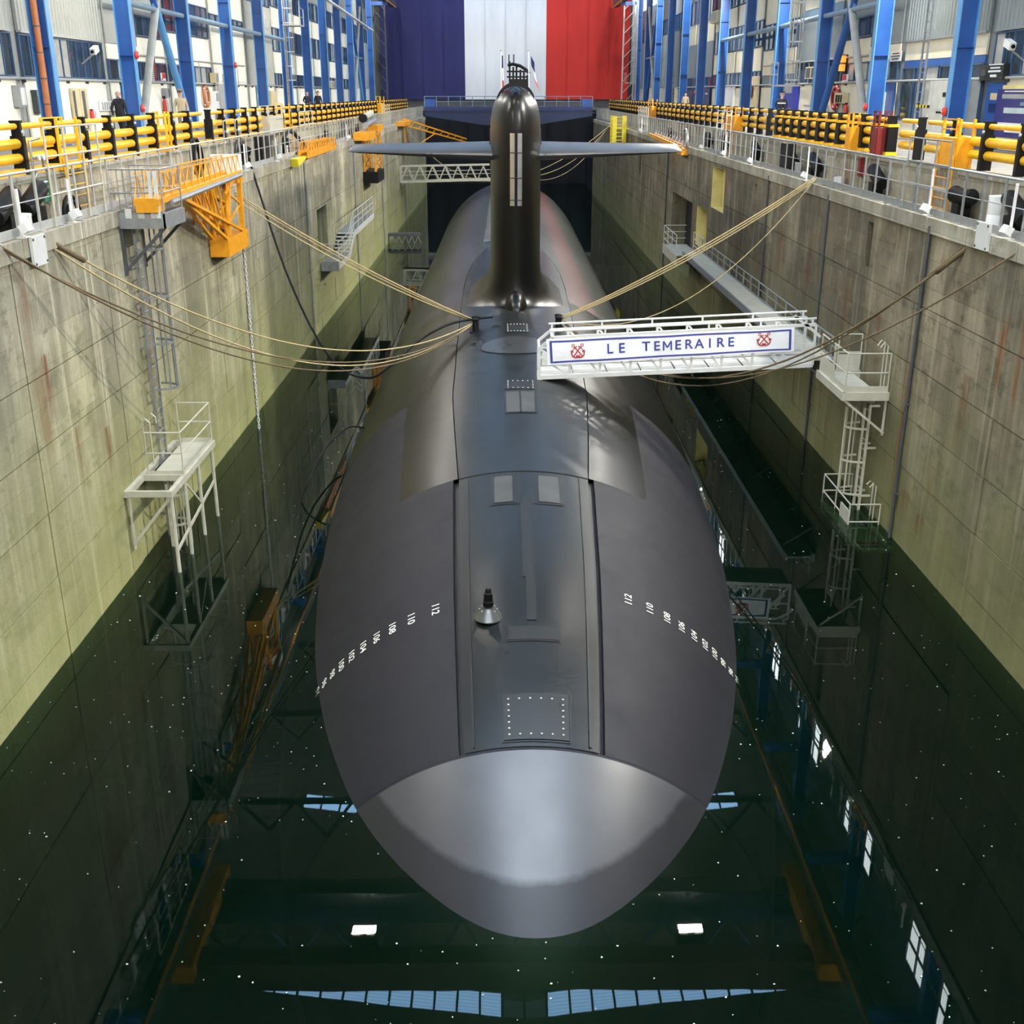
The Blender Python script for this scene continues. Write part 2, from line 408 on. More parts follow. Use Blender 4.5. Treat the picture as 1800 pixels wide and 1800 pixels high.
# ledges, quay fronts, quay floors
for side, X, s, cz, qx, qz in (('left', XL, -1, CZL, QXL, QZL), ('right', XR, 1, CZR, QXR, QZR)):
    a, b_ = sorted((X+s*.42, qx)); f = MB().box(a, b_, Y0-1, Y1, cz-.6, cz-.12)
    tag(f.build('floor_ledge_'+side, M['ledge']), kind='structure')
    a, b_ = sorted((qx, qx+s*.3))
    wq = tag(MB().box(a+.05*(s > 0), b_-.05*(s < 0), Y0-1, Y1+4, cz-.6, qz-.02).build('wall_quay_'+side, M['ledge']), kind='structure')
    y = Y0-1
    while y < Y1+4:
        y2 = min(Y1+4, y+4.05); j = random.uniform(0, .02)
        a, b_ = sorted((qx-s*j, qx+s*.06)); MB().box(a, b_, y+.012, y2-.012, cz-.12, qz-.14).build('concrete_panel', M['ledge'], wq)
        a, b_ = sorted((qx-s*.05, qx+s*.4)); MB().box(a, b_, y+.01, y2-.01, qz-.14, qz).build('kerb_stone', M['coping'], wq)
        y = y2
    a, b_ = sorted((qx+s*.3, s*(WX+1))); tag(MB().box(a, b_, -16, 160, qz-.4, qz-.01).build('floor_'+side, M['quay']), kind='structure')
tag(MB().box(QXL-.3, QXR+.3, -16, Y0-1, 8.6, 9.2).build('floor_back', M['quay']), kind='structure')
tag(MB().box(QXL-.3, QXR+.3, Y1+15.6, 160, 8.9, 9.3).build('floor_far', M['quay']), kind='structure')

# ------------------------------------------------------------------ hall facades
WIN_N = 0
def corrugated(wall, s, y0, y1, z0, z1, mat):
    X = s*WX; rows0, rows1 = [], []; n = max(2, int((y1-y0)/.30)); p = (y1-y0)/n; pts = []
    for i in range(n):
        y = y0+i*p
        pts += [(y, 0), (y+p*.55, 0), (y+p*.65, .035), (y+p*.92, .035)]
    pts.append((y1, 0))
    b = MB().grid([[Vector((X-s*(.1+d), y, z)) for y, d in pts] for z in (z0, z1)])
    b.box(*sorted((X-s*.09, X)), y0, y1, z0, z1)
    b.box(*sorted((X-s*.17, X-s*.02)), y0, y1, z0-.07, z0)
    return b.build('cladding_panel', mat, wall)
def panel(wall, s, y0, y1, z0, z1, mat, d=.06):
    X = s*WX
    return MB().box(*sorted((X-s*d, X)), y0+.015, y1-.015, z0+.01, z1-.01).build('facade_panel', mat, wall)
def window(wall, s, y0, y1, z0, z1, pitch=1.15, blind=.22, split=False):
    X = s*WX; n = max(1, round((y1-y0)/pitch)); p = (y1-y0)/n; b = MB(); t = .05
    b.box(*sorted((X-s*.10, X)), y0, y1, z0, z0+t); b.box(*sorted((X-s*.10, X)), y0, y1, z1-t, z1)
    for i in range(n+1): b.box(*sorted((X-s*.10, X)), y0+i*p-t/2, y0+i*p+t/2, z0, z1)
    if split: b.box(*sorted((X-s*.10, X)), y0, y1, z0+(z1-z0)*.62, z0+(z1-z0)*.62+t)
    f = b.build('window', M['wframe'], wall)
    for i in range(n):
        MB().box(*sorted((X-s*.05, X-s*.03)), y0+i*p+t/2, y0+(i+1)*p-t/2, z0+t, z1-t).build('pane', M['glass_lit'] if random.random() < blind else M['glass'], f)
    return f
def facade(side):
    s = -1 if side == 'left' else 1
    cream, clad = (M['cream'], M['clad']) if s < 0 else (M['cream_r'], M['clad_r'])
    wall = tag(MB().box(*sorted((s*(WX+.02), s*(WX+.6))), -16, 160, 8.8, 27).build('wall_'+side, clad), kind='structure')
    q = QZL if s < 0 else QZR
    plan = {}
    if s < 0:
        plan = dict(zip(range(-2, 12), ['A','A','A','A2','B','C','E','B','B','B','B','B','E','E']))
    else:
        plan = dict(zip(range(-2, 12), ['A','A','S','A2','D','B2','B','B','D2','D2','E','E','E','E']))
    for bi, t in plan.items():
        y = 39.8 + 8.8*bi
        a, b = y+.35, y+8.45
        def P(z0, z1, m=cream, y0=None, y1=None): panel(wall, s, y0 or a, y1 or b, z0, z1, m)
        def W(z0, z1, y0=None, y1=None, **k): window(wall, s, y0 or a, y1 or b, z0, z1, **k)
        def G(z0, z1, y0=None, y1=None): corrugated(wall, s, y0 or a, y1 or b, z0, z1, clad)
        m2 = (a+b)/2
        if t == 'A':
            P(q, 11.42, cream, a, m2); P(q, 11.42, cream, m2, b)
            W(11.5, 12.86, pitch=.75, blind=.3); G(12.95, 17.5); P(17.5, 19)
        elif t == 'A2':
            P(q, 11.42, cream, a, m2); P(q, 11.42, cream, m2, b)
            W(11.5, 12.3, a, b, pitch=1.0); P(12.3, 13.3, cream, m2, b); P(12.3, 12.9, cream, a, m2); P(12.9, 16.5, clad, a, m2)
            W(13.35, 14.2, m2, b, pitch=.9); P(14.2, 16.5, clad, m2, b); P(16.5, 19)
        elif t == 'S':
            P(q, 9.95); W(9.95, 11.95, a, m2-.1, pitch=1.2, blind=.35); W(9.95, 11.95, m2+.1, b, pitch=1.2, blind=.35)
            P(11.95, 12.2, M['blue']); P(12.2, 12.95); G(12.95, 17.5); P(17.5, 19)
        elif t == 'B':
            P(q, 11.3, cream, a, m2); P(q, 11.3, cream, m2, b); W(11.4, 12.3); P(12.3, 13.7, cream, a, m2); P(12.3, 13.7, cream, m2, b); W(13.75, 15.3)
            P(15.3, 16.6, cream, a, m2); P(15.3, 16.6, cream, m2, b); W(16.65, 18.0); P(18.0, 19.2, clad)
        elif t == 'B2':
            P(q, 11.3); W(11.4, 12.0, a, m2); P(12.0, 13.4); W(13.45, 14.9); P(14.9, 16.6); W(16.65, 18); P(18, 19.2)
        elif t == 'C':
            P(q, 11.6, cream, a, m2); P(q, 11.6, cream, m2, b); P(11.6, 14.6, cream, a, m2); P(11.6, 14.6, cream, m2, b); W(14.65, 15.1, a, b, pitch=1.4); P(15.1, 17.5); W(17.5, 18.6); P(18.6, 19.2)
        elif t == 'D':
            P(q, 11.4); W(11.45, 12.6, pitch=.9); P(12.6, 14.6, clad, a, m2); P(12.6, 14.6, clad, m2, b); P(14.65, 15.1, M['bluegrey']); P(15.1, 17.2); W(17.2, 18.4); P(18.4, 19.2, clad)
        elif t == 'D2':
            P(q, 11.2, M['navy']); W(11.2, 12.2, pitch=2); P(12.2, 14.8, clad); P(14.8, 16.4); W(16.4, 18.2); P(18.2, 19.2, clad)
        else:
            P(q, 11.5); G(11.55, 16.4); W(16.45, 17.9); P(17.9, 19.2, clad)
        # high level: cladding with a strip of daylight glazing
        if s > 0 or bi in (1, 5, 8):
            P(19.2, 19.9, clad)
            fr = MB(); n = 4; b0_ = b; b = m2; p = (b-a)/n
            for i in range(n+1): fr.box(*sorted((s*WX-s*.12, s*WX)), a+i*p-.04, a+i*p+.04, 19.9, 21.9)
            fr.box(*sorted((s*WX-s*.12, s*WX)), a, b, 20.85, 20.93)
            f = fr.build('high_window', M['dgrey'], wall)
            for i in range(n): MB().box(*sorted((s*WX-s*.05, s*WX-s*.03)), a+i*p+.04, a+(i+1)*p-.04, 19.9, 21.9).build('pane', M['sky_side'], f)
            b = b0_
            P(19.9, 21.9, clad, m2, b); P(21.9, 26, clad)
        else:
            P(19.2, 26, clad)
    return wall
def sky_mat(name, col, strength):
    m, N, L, b = new_mat(name)
    g = N.new('ShaderNodeNewGeometry').outputs['Position']
    wv = N.new('ShaderNodeTexWave'); wv.bands_direction = 'Y'; wv.inputs['Scale'].default_value = 1.6; wv.inputs['Distortion'].default_value = .6; L.new(g, wv.inputs['Vector'])
    c = mixc(N, L, ramp(N, L, wv.outputs['Fac'], [(.2, 0.), (.8, 1.)]), tuple(x*.75 for x in col), col)
    L.new(c, b.inputs['Emission Color']); b.inputs['Emission Strength'].default_value = strength
    b.inputs['Base Color'].default_value = (.2, .25, .3, 1)
    return m
M['sky_roof'] = sky_mat('daylit_roof_glazing', (.34, .60, 1.0), SKY_PANE)
M['sky_bay'] = sky_mat('daylit_bay_glazing', (.80, .9, 1.0), SKY_PANE*.9)
M['sky_side'] = sky_mat('daylit_side_glazing', (.9, .95, 1.0), SKY_PANE*1.1)
wall_l = facade('left'); wall_r = facade('right')

# columns
def column(s, y, n):
    t = thing('steel_column', 'blue steel H column on the %s facade, %s from the camera' % ('left' if s < 0 else 'right', ORD[n]), 'column', (s*CX, y, QZL), 'blue hall columns')
    q = (QZL if s < 0 else QZR)-.02
    MB().box(*sorted((s*(CX-.1), s*(CX-.06))), y-.17, y+.17, q, 25.4).build('front_flange', M['lblue'], t)  # flanges coloured lighter than the web to paint in their lit side
    MB().box(*sorted((s*(CX-.06), s*(CX+.50))), y-.03, y+.03, q, 25.4).build('web', M['blue'], t)
    MB().box(*sorted((s*(CX+.50), s*(CX+.54))), y-.17, y+.17, q, 25.4).build('rear_flange', M['lblue'], t)
    st = MB()
    for z in (12.4, 15.6, 19): st.box(*sorted((s*(CX-.06), s*(CX+.50))), y-.16, y+.16, z, z+.03)
    st.build('stiffener', M['blue'], t)
    b = MB().box(*sorted((s*(CX-.2), s*(CX+.64))), y-.28, y+.28, q, q+.05)
    b.build('base_plate', M['blue'], t)
for i, y in enumerate([31.0] + BAYS):
    column(-1, y, i); column(1, y, i)

# ------------------------------------------------------------------ roof
def roof_z(x): return 27.4 - abs(x-.8)*.14
strips = [12.0-13.2*1] + [-1.2+13.2*k for k in range(1, 12)]
rm = MB()
edges = [-16] + [e for y in strips for e in (y-.65, y+.65)] + [160]
for k in range(0, len(edges), 2):
    a, b = edges[k], edges[k+1]
    if b <= a: continue
    for x0, x1 in ((-WX-.6, .8), (.8, WX+.6)):
        z0, z1 = roof_z(x0), roof_z(x1)
        rm._add([(x0,a,z0),(x1,a,z1),(x1,b,z1),(x0,b,z0),(x0,a,z0+.3),(x1,a,z1+.3),(x1,b,z1+.3),(x0,b,z0+.3)], [(0,3,2,1),(4,5,6,7),(0,1,5,4),(1,2,6,5),(2,3,7,6),(3,0,4,7)])
for y in strips:     # solid ends of each glazed strip
    for x0, x1 in ((-WX-.6, -11.2), (12.8, WX+.6)):
        z0, z1 = roof_z(x0), roof_z(x1)
        rm._add([(x0,y-.65,z0),(x1,y-.65,z1),(x1,y+.65,z1),(x0,y+.65,z0),(x0,y-.65,z0+.3),(x1,y-.65,z1+.3),(x1,y+.65,z1+.3),(x0,y+.65,z0+.3)], [(0,3,2,1),(4,5,6,7),(0,1,5,4),(1,2,6,5),(2,3,7,6),(3,0,4,7)])
ceil = tag(rm.build('ceiling', simple('roof_decking', (.34, .335, .31), .8)), kind='structure')
for y in strips:
    g = MB(); n = 24; xs = [-11.2 + 24.0*i/n for i in range(n+1)]
    for x in xs: g.box(x-.05, x+.05, y-.65, y+.65, roof_z(x)-.06, roof_z(x)+.06)
    f = g.build('roof_light', M['dgrey'], ceil)
    for i in range(n):
        if abs((xs[i]+xs[i+1])/2-.8) < 1.1: continue
        x0, x1 = xs[i]+.05, xs[i+1]-.05
        MB()._add([(x0,y-.65,roof_z(x0)),(x1,y-.65,roof_z(x1)),(x1,y+.65,roof_z(x1)),(x0,y+.65,roof_z(x0)),(x0,y-.65,roof_z(x0)+.04),(x1,y-.65,roof_z(x1)+.04),(x1,y+.65,roof_z(x1)+.04),(x0,y+.65,roof_z(x0)+.04)], [(0,3,2,1),(4,5,6,7),(0,1,5,4),(1,2,6,5),(2,3,7,6),(3,0,4,7)]).build('pane', M['sky_roof'], f)
for i in range(6):      # wide glazed bay over the dock head
    for j in range(2):
        x0, x1 = -5.4 + 2.1*i, -3.4 + 2.1*i; y0_, y1_ = 13.6 + 5.2*j, 18.4 + 5.2*j
        if j == 0 and i == 0: bayf = MB().box(-5.6, 7.3, 13.3, 13.5, 25.9, 26.1).build('glazed_bay', M['dgrey'], ceil)
        MB().box(x0, x1, y0_, y1_, 25.95, 26.0).build('pane', M['sky_bay'], bayf)
for i, y in enumerate([13.4, 22.2, 31] + BAYS):
    t = thing('roof_truss', 'dark steel roof truss spanning the hall high over the dock, %s along' % ORD[i], 'truss', (0, y, 25), 'roof trusses')
    c = MB(); c.beam((-15, y, 23.6), (15.6, y, 23.6), .25, .3); c.build('bottom_chord', M['dgrey'], t)
    c = MB()
    for k in range(10):
        x = -14 + k*3.0
        c.beam((x, y, 23.6), (x+1.5, y, roof_z(x+1.5)-.1), .14); c.beam((x+1.5, y, roof_z(x+1.5)-.1), (x+3, y, 23.6), .14)
    c.build('lattice', M['dgrey'], t)
# travelling crane with two pairs of flood lamps
t = thing('travelling_crane', 'dark double-girder travelling crane spanning the hall under the roof', 'crane', (0, 36.5, 22))
MB().box(-13.4, 13.6, 35.2, 36.2, 21.9, 23.3).build('girder', simple('brown_girder_paint', (.12, .09, .07), .5), t)
MB().box(-13.4, 13.6, 39.4, 40.4, 21.9, 23.3).build('girder', M['dgrey'], t)
for x in (-13, 13): MB().box(x-.5, x+.5, 34.6, 41, 21.5, 22.3).build('end_carriage', M['ysteel'], t)
lampm = simple('lamp_lens', (1, .95, .85), .3, emit=9)
def flood(loc, watts, label, group, pair=True):
    t = thing('flood_lamp', label, 'lamp', loc, group)
    x, y, z = loc
    MB().box(x-.6, x+.6, y-.35, y+.35, z, z+.7).build('housing', M['dgrey'], t)
    for dx in (-.3, .3): MB().box(x+dx-.16, x+dx+.16, y-.28, y+.28, z-.04, z).build('lens', lampm, t)
    l = bpy.data.lights.new('flood_light', 'AREA'); l.shape = 'RECTANGLE'; l.size = 1.0; l.size_y = .5; l.energy = watts; l.color = (1, .93, .82)
    lo = bpy.data.objects.new('flood_light', l); COL.objects.link(lo); lo.parent = t; lo.location = (0, 0, -.06)
    return t
flood((-6.1, 37.9, 22.6), FLOOD, 'pair of bright flood lamps under the travelling crane, left one', 'crane flood lamps')
flood((7.9, 37.9, 22.6), FLOOD, 'pair of bright flood lamps under the travelling crane, right one', 'crane flood lamps')
k = 0
def aim(o, target):
    o.rotation_euler = (Vector(target)-origin(o)).to_track_quat('-Z', 'Y').to_euler()
def wall_lamp(loc, target, watts, size, label, group, col):
    t = thing('wall_flood_lamp', label, 'lamp', loc, group); d = (Vector(target)-Vector(loc)).normalized(); q = Vector((0, 0, -1)).rotation_difference(d).to_matrix()
    MB().cbox(Vector(loc)-d*.12, (size, size*.7, .2), q).build('housing', M['dgrey'], t)
    MB().cbox(Vector(loc)-d*.005, (size*.9, size*.6, .02), q).build('lens', lampm, t)
    l = bpy.data.lights.new('flood_light', 'AREA'); l.shape = 'RECTANGLE'; l.size = size*.9; l.size_y = size*.6; l.energy = watts; l.color = col
    lo = bpy.data.objects.new('flood_light', l); COL.objects.link(lo); lo.parent = t; lo.location = d*.03
    lo.rotation_euler = d.to_track_quat('-Z', 'Y').to_euler()
for i, y in enumerate((26.6, 44.2, 61.8, 79.4, 97.0, 114.6)):  # unseen fill lamps, added to light the dock walls and facades
    z = 19.4 if y < 90 else 22.5
    wall_lamp((-14.9, y, z), (6, y+2, 3), LAMP_L, 1.1, 'added fill lamp high along the left columns, %s from the camera' % ORD[i], 'added column fill lamps', (1, .95, .84))
    wall_lamp((15.0, y, z-1.8 if y < 90 else z), (-8, y+2, 6), LAMP_R, 1.1, 'added fill lamp high along the right columns, %s from the camera' % ORD[i], 'added column fill lamps', (1, .96, .86))
for i, x in enumerate((-13.5, 13.8)):  # two more unseen lamps, added to brighten the flag
    wall_lamp((x, 128, 24.2), (x*.3, 149, 15), 1500, 1.1, 'added fill lamp brightening the giant flag, on the %s' % ('left', 'right')[i], 'added flag fill lamps', (1, .97, .92))
for i, x in enumerate((-9, 0.5, 10)):
    wall_lamp((x, -11, 21.5), (x*.3, 45, 3), FRONT, 2.2, 'big flood lamp at the near end of the hall, %s' % ('left', 'middle', 'right')[i], 'near end flood lamps', (1, .96, .88))
# crane runways on the columns
for s in (-1, 1):
    t = thing('crane_runway', 'long dark runway beam with yellow edge along the %s columns' % ('left' if s < 0 else 'right'), 'beam', (s*13.4, 70, 20.6), 'crane runways')
    MB().box(s*13.4-.3, s*13.4+.3, -10, 146, 20.6, 21.4).build('beam', M['dgrey'], t)
    MB().box(s*13.1-.04, s*13.1+.04, -10, 146, 20.55, 20.7).build('edge', M['ysteel'], t)
    for y in [31.0]+BAYS: MB().box(*sorted((s*13.2, s*14.98)), y-.2, y+.2, 20.2, 20.6).build('bracket', M['blue'], t)
tag(MB().box(-WX-1, WX+1, -16.4, -16, 8.6, 27.6).build('wall_front', M['clad']), kind='structure')
tag(MB().box(-WX-1, WX+1, 150.2, 150.6, 8.6, 27.6).build('wall_back', M['dgrey']), kind='structure')

# ------------------------------------------------------------------ giant tricolour hung on the far wall
def flag_mat(name, col):
    m, N, L, b = new_mat(name); g = N.new('ShaderNodeNewGeometry').outputs['Position']
    c = mixc(N, L, ramp(N, L, noise(N, L, mapped(N, L, g, (.5, .5, .12)), 1, 4), [(.3, 0.), (.7, 1.)]), tuple(x*.85 for x in col), col)
    L.new(c, b.inputs['Base Color']); b.inputs['Roughness'].default_value = .8
    bp = N.new('ShaderNodeBump'); bp.inputs['Strength'].default_value = .3; bp.inputs['Distance'].default_value = .2
    L.new(noise(N, L, mapped(N, L, g, (.7, .7, .2)), 1, 3), bp.inputs['Height']); L.new(bp.outputs[0], b.inputs['Normal'])
    return m
FY = 149.6
fx = [at_y(p, 90, FY).x for p in (669, 817, 960, 1106)]
t = thing('giant_flag', 'giant blue white and red cloth flag hung across the far wall', 'flag', (0, FY, 10))
for i, (n, c) in enumerate((('blue', (.022, .023, .115)), ('white', (.80, .80, .80)), ('red', (.62, .03, .02)))):
    rows = []
    for r in range(9):
        z = 10.2 + 14.3*r/8
        rows.append([Vector((fx[i] + (fx[i+1]-fx[i])*j/24, FY + .05*math.sin(j*1.1+i) + .03*math.sin(r*2+j*.4), z)) for j in range(25)])
    b = MB().grid(rows)
    b.grid([[p+Vector((0, .04, 0)) for p in reversed(r)] for r in rows])
    o = b.build('stripe', flag_mat(n+'_flag_cloth', c), t, smooth='all'); o['label'] = n + ' stripe of the flag'
    sm = MB()
    for k in range(1, 4):
        x = fx[i] + (fx[i+1]-fx[i])*k/4; sm.box(x-.02, x+.02, FY-.1, FY-.06, 10.2, 24.5)
    sm.build('seam', flag_mat(n+'_seam', tuple(q*.8 for q in c)), t)

# blue bridge across the dock at the gate
t = thing('footbridge', 'dark blue steel footbridge with railings crossing the dock at the gate', 'bridge', (0, 137, 9))
bl, br_ = XL-.1, XR-.1
MB().box(bl, br_, 135.2, 139, 9.0, 9.5).build('deck', M['navy'], t)
pr = [(bl, 135.3, 9.0), (br_, 135.3, 9.0), (br_, 135.3, 8.5), (.6+3, 135.3, 7.5), (.6-3, 135.3, 7.5), (bl, 135.3, 8.5)]
MB().prism(pr, (0, .3, 0)).build('girder', simple('blue_girder', (.008, .022, .085), .4), t)
MB().box(bl, br_, 135.16, 135.2, 9.15, 9.42).build('fascia', simple('blue_fascia', (.011, .03, .12), .4), t)
for i in range(15):
    x = bl + (br_-bl)*i/14; MB().box(x-.04, x+.04, 135.3, 135.38, 9.5, 10.6).build('rail_post', M['bluegrey'], t)
for z in (10.05, 10.6): MB().tube((bl, 135.34, z), (br_, 135.34, z), .04, 6).build('handrail', M['bluegrey'], t)
for i in range(11):
    x = bl + .6 + (br_-bl-1)*i/11; MB().box(x, x+.9, 136.2, 136.7, 9.5, 9.5+random.uniform(.3, .55)).build('pipe_box', M['dgrey'], t)
MB().box(bl+.1, bl+1.2, 135.25, 135.5, 9.5, 10.3).build('end_panel', M['blue'], t)
MB().box(br_-1.2, br_-.1, 135.25, 135.5, 9.5, 10.3).build('end_panel', M['blue'], t)

# ------------------------------------------------------------------ submarine
SX, SZ = .42, -3.0
PROF = [(8.8,0),(8.95,.62),(9.3,1.13),(10,1.78),(11,2.42),(12.23,3.0),(12.93,3.28),(13.9,3.68),(15.2,4.16),(16.8,4.6),(18,4.88),(20.5,5.33),(22.5,5.57),(24.4,5.76),(28,5.99),(32.3,6.15),(37,6.25),(100,6.25),(106,6.15),(112,5.85),(120,5.2),(130,4.0),(140,2.2),(146,.6)]
def _spline(x):
    n = len(PROF)
    for i in range(n-1):
        if x <= PROF[i+1][0]: break
    (x0, y0), (x1, y1) = PROF[i], PROF[i+1]
    if i == 0: return y1*math.sqrt(max(0, (x-x0)/(x1-x0)))
    def sl(k):
        if k <= 0: return (PROF[1][1]-PROF[0][1])/(PROF[1][0]-PROF[0][0])
        if k >= n-1: return (PROF[-1][1]-PROF[-2][1])/(PROF[-1][0]-PROF[-2][0])
        a = (PROF[k][1]-PROF[k-1][1])/(PROF[k][0]-PROF[k-1][0]); b = (PROF[k+1][1]-PROF[k][1])/(PROF[k+1][0]-PROF[k][0])
        return 0 if a*b <= 0 else 2*a*b/(a+b)
    h = x1-x0; t = (x-x0)/h; m0, m1 = sl(i)*h, sl(i+1)*h
    return (2*t**3-3*t*t+1)*y0 + (t**3-2*t*t+t)*m0 + (-2*t**3+3*t*t)*y1 + (t**3-t*t)*m1
def hull_r(y): return _spline(min(max(y, 8.8), 146))
def HP(y, phi, off=0.0):
    r = hull_r(y)+off; a = math.radians(phi)
    return Vector((SX + r*math.sin(a), y, SZ + r*math.cos(a)))
CASE = [(15.3,14.9),(17,14.6),(18.7,14.6),(21.3,14.7),(24.4,15.1),(27.6,16.7),(31,18.3),(34.6,18.6),(42,19.9),(50,21.0),(54,20.6),(57,18.8),(60,15.2),(62.5,9.5),(63.6,0.0)]
def case_phi(y):
    if y <= CASE[0][0]: return CASE[0][1]
    for (a, p), (b, q) in zip(CASE, CASE[1:]):
        if y <= b: return p + (q-p)*(y-a)/(b-a)
    return 0
def coat_mat(name, col, rough, var=.2, sc=.8, stain=False, coat=0.0, spec=.5):
    m, N, L, b = new_mat(name); g = N.new('ShaderNodeNewGeometry').outputs['Position']
    c = mixc(N, L, ramp(N, L, noise(N, L, g, sc, 6, .65), [(.3, 0.), (.72, 1.)]), tuple(x*(1-var) for x in col), tuple(x*(1+var) for x in col))
    if stain:    # grime below the old waterline
        sep = N.new('ShaderNodeSeparateXYZ'); L.new(g, sep.inputs[0])
        ad = N.new('ShaderNodeMath'); ad.operation = 'MULTIPLY_ADD'; L.new(noise(N, L, g, 3, 4), ad.inputs[0]); ad.inputs[1].default_value = .06; L.new(sep.outputs[2], ad.inputs[2])
        stm = ramp(N, L, ad.outputs[0], [(.31, .9), (.37, 0.)])
        sv_ = N.new('ShaderNodeMath'); sv_.operation = 'MULTIPLY_ADD'; L.new(stm, sv_.inputs[0]); sv_.inputs[1].default_value = -.65*spec; sv_.inputs[2].default_value = spec; L.new(sv_.outputs[0], b.inputs['Specular IOR Level'])
        c = mixc(N, L, stm, c, tuple(x*.42 for x in col))
    L.new(c, b.inputs['Base Color'])
    rr = ramp(N, L, noise(N, L, g, 1.7, 5), [(.2, rough*.92), (.8, min(1, rough*1.1))]); L.new(rr, b.inputs['Roughness'])
    b.inputs['Specular IOR Level'].default_value = spec; b.inputs['Coat Weight'].default_value = coat; b.inputs['Coat Roughness'].default_value = .2
    bp = N.new('ShaderNodeBump'); bp.inputs['Strength'].default_value = .012; bp.inputs['Distance'].default_value = .03
    L.new(noise(N, L, g, 2.2, 4), bp.inputs['Height']); L.new(bp.outputs[0], b.inputs['Normal'])
    return m
M['sub_nose'] = coat_mat('grey_sonar_dome_coating', (.042, .043, .05), .40, stain=True, spec=1.0)
M['sub_bow'] = coat_mat('matt_purple_grey_tiles', (.0125, .012, .0175), .6, .15, spec=.35)
M['sub_hull'] = coat_mat('dark_satin_hull_paint', (.0035, .0037, .0035), .31, .25, spec=.42)
M['sub_case'] = coat_mat('dark_satin_casing_paint', (.003, .0052, .0054), .33, .2, spec=.5)
M['sub_fin'] = coat_mat('dark_gloss_fin_paint', (.0025, .0026, .0024), .3, .2, spec=.38)
M['groove'] = simple('black_groove', (.006, .006, .007), .5)
M['steel_pol'] = simple('polished_steel_strip', (.6, .62, .64), .24, .9, .05)
M['plane'] = coat_mat('satin_plane_paint', (.05, .054, .058), .34, .1, spec=.8)
def aft_mat():
    m, N, L, b = new_mat('weathered_aft_hull_paint'); g = N.new('ShaderNodeNewGeometry').outputs['Position']
    sep = N.new('ShaderNodeSeparateXYZ'); L.new(g, sep.inputs[0])
    c = mixc(N, L, ramp(N, L, noise(N, L, mapped(N, L, g, (.9, .5, .9)), 1, 6, .7), [(.35, 0.), (.7, 1.)]), (.007, .0075, .0068), (.034, .035, .028))
    sm = noise(N, L, mapped(N, L, g, (.55, .09, .5)), 1, 5, .7)
    # red and purple wear along the shoulders of the missile deck
    for x0, col in ((3.3, (.09, .011, .009)), (-2.2, (.035, .028, .06))):
        sb = N.new('ShaderNodeMath'); sb.operation = 'SUBTRACT'; L.new(sep.outputs[0], sb.inputs[0]); sb.inputs[1].default_value = x0
        ab = N.new('ShaderNodeMath'); ab.operation = 'ABSOLUTE'; L.new(sb.outputs[0], ab.inputs[0])
        ml = N.new('ShaderNodeMath'); ml.operation = 'MULTIPLY_ADD'; L.new(sm, ml.inputs[0]); ml.inputs[1].default_value = -.9; L.new(ab.outputs[0], ml.inputs[2])
        c = mixc(N, L, ramp(N, L, ml.outputs[0], [(0., .7), (.2, 0.)]), c, col)
    L.new(c, b.inputs['Base Color']); b.inputs['Roughness'].default_value = .45
    return m
M['sub_aft'] = aft_mat()
M['deck_aft'] = coat_mat('grey_missile_deck', (.085, .082, .078), .5, .25)
M['hatch'] = coat_mat('dark_hatch_paint', (.0075, .0085, .0085), .42, .2)
SUB = thing('submarine', 'large dark grey submarine moored in the dock, bow towards the camera', 'submarine', (SX, 40, 0))

def hull_rows(ys, phis, off=0.0): return [[HP(y, p, off) for p in phis(y)] for y in ys]
def lin(a, b, n): return [a + (b-a)*i/n for i in range(n+1)]
# nose dome, up to the ring seam
ys = [8.8, 8.83, 8.9, 9.0, 9.2, 9.5, 9.9, 10.4, 11, 11.7, 12.4, 13.1, 13.8, 14.5, 15.18]
MB().grid([[HP(y, p) for p in lin(-180, 180, 96)] for y in ys]).build('nose_dome', M['sub_nose'], SUB, smooth='all', fix=True)
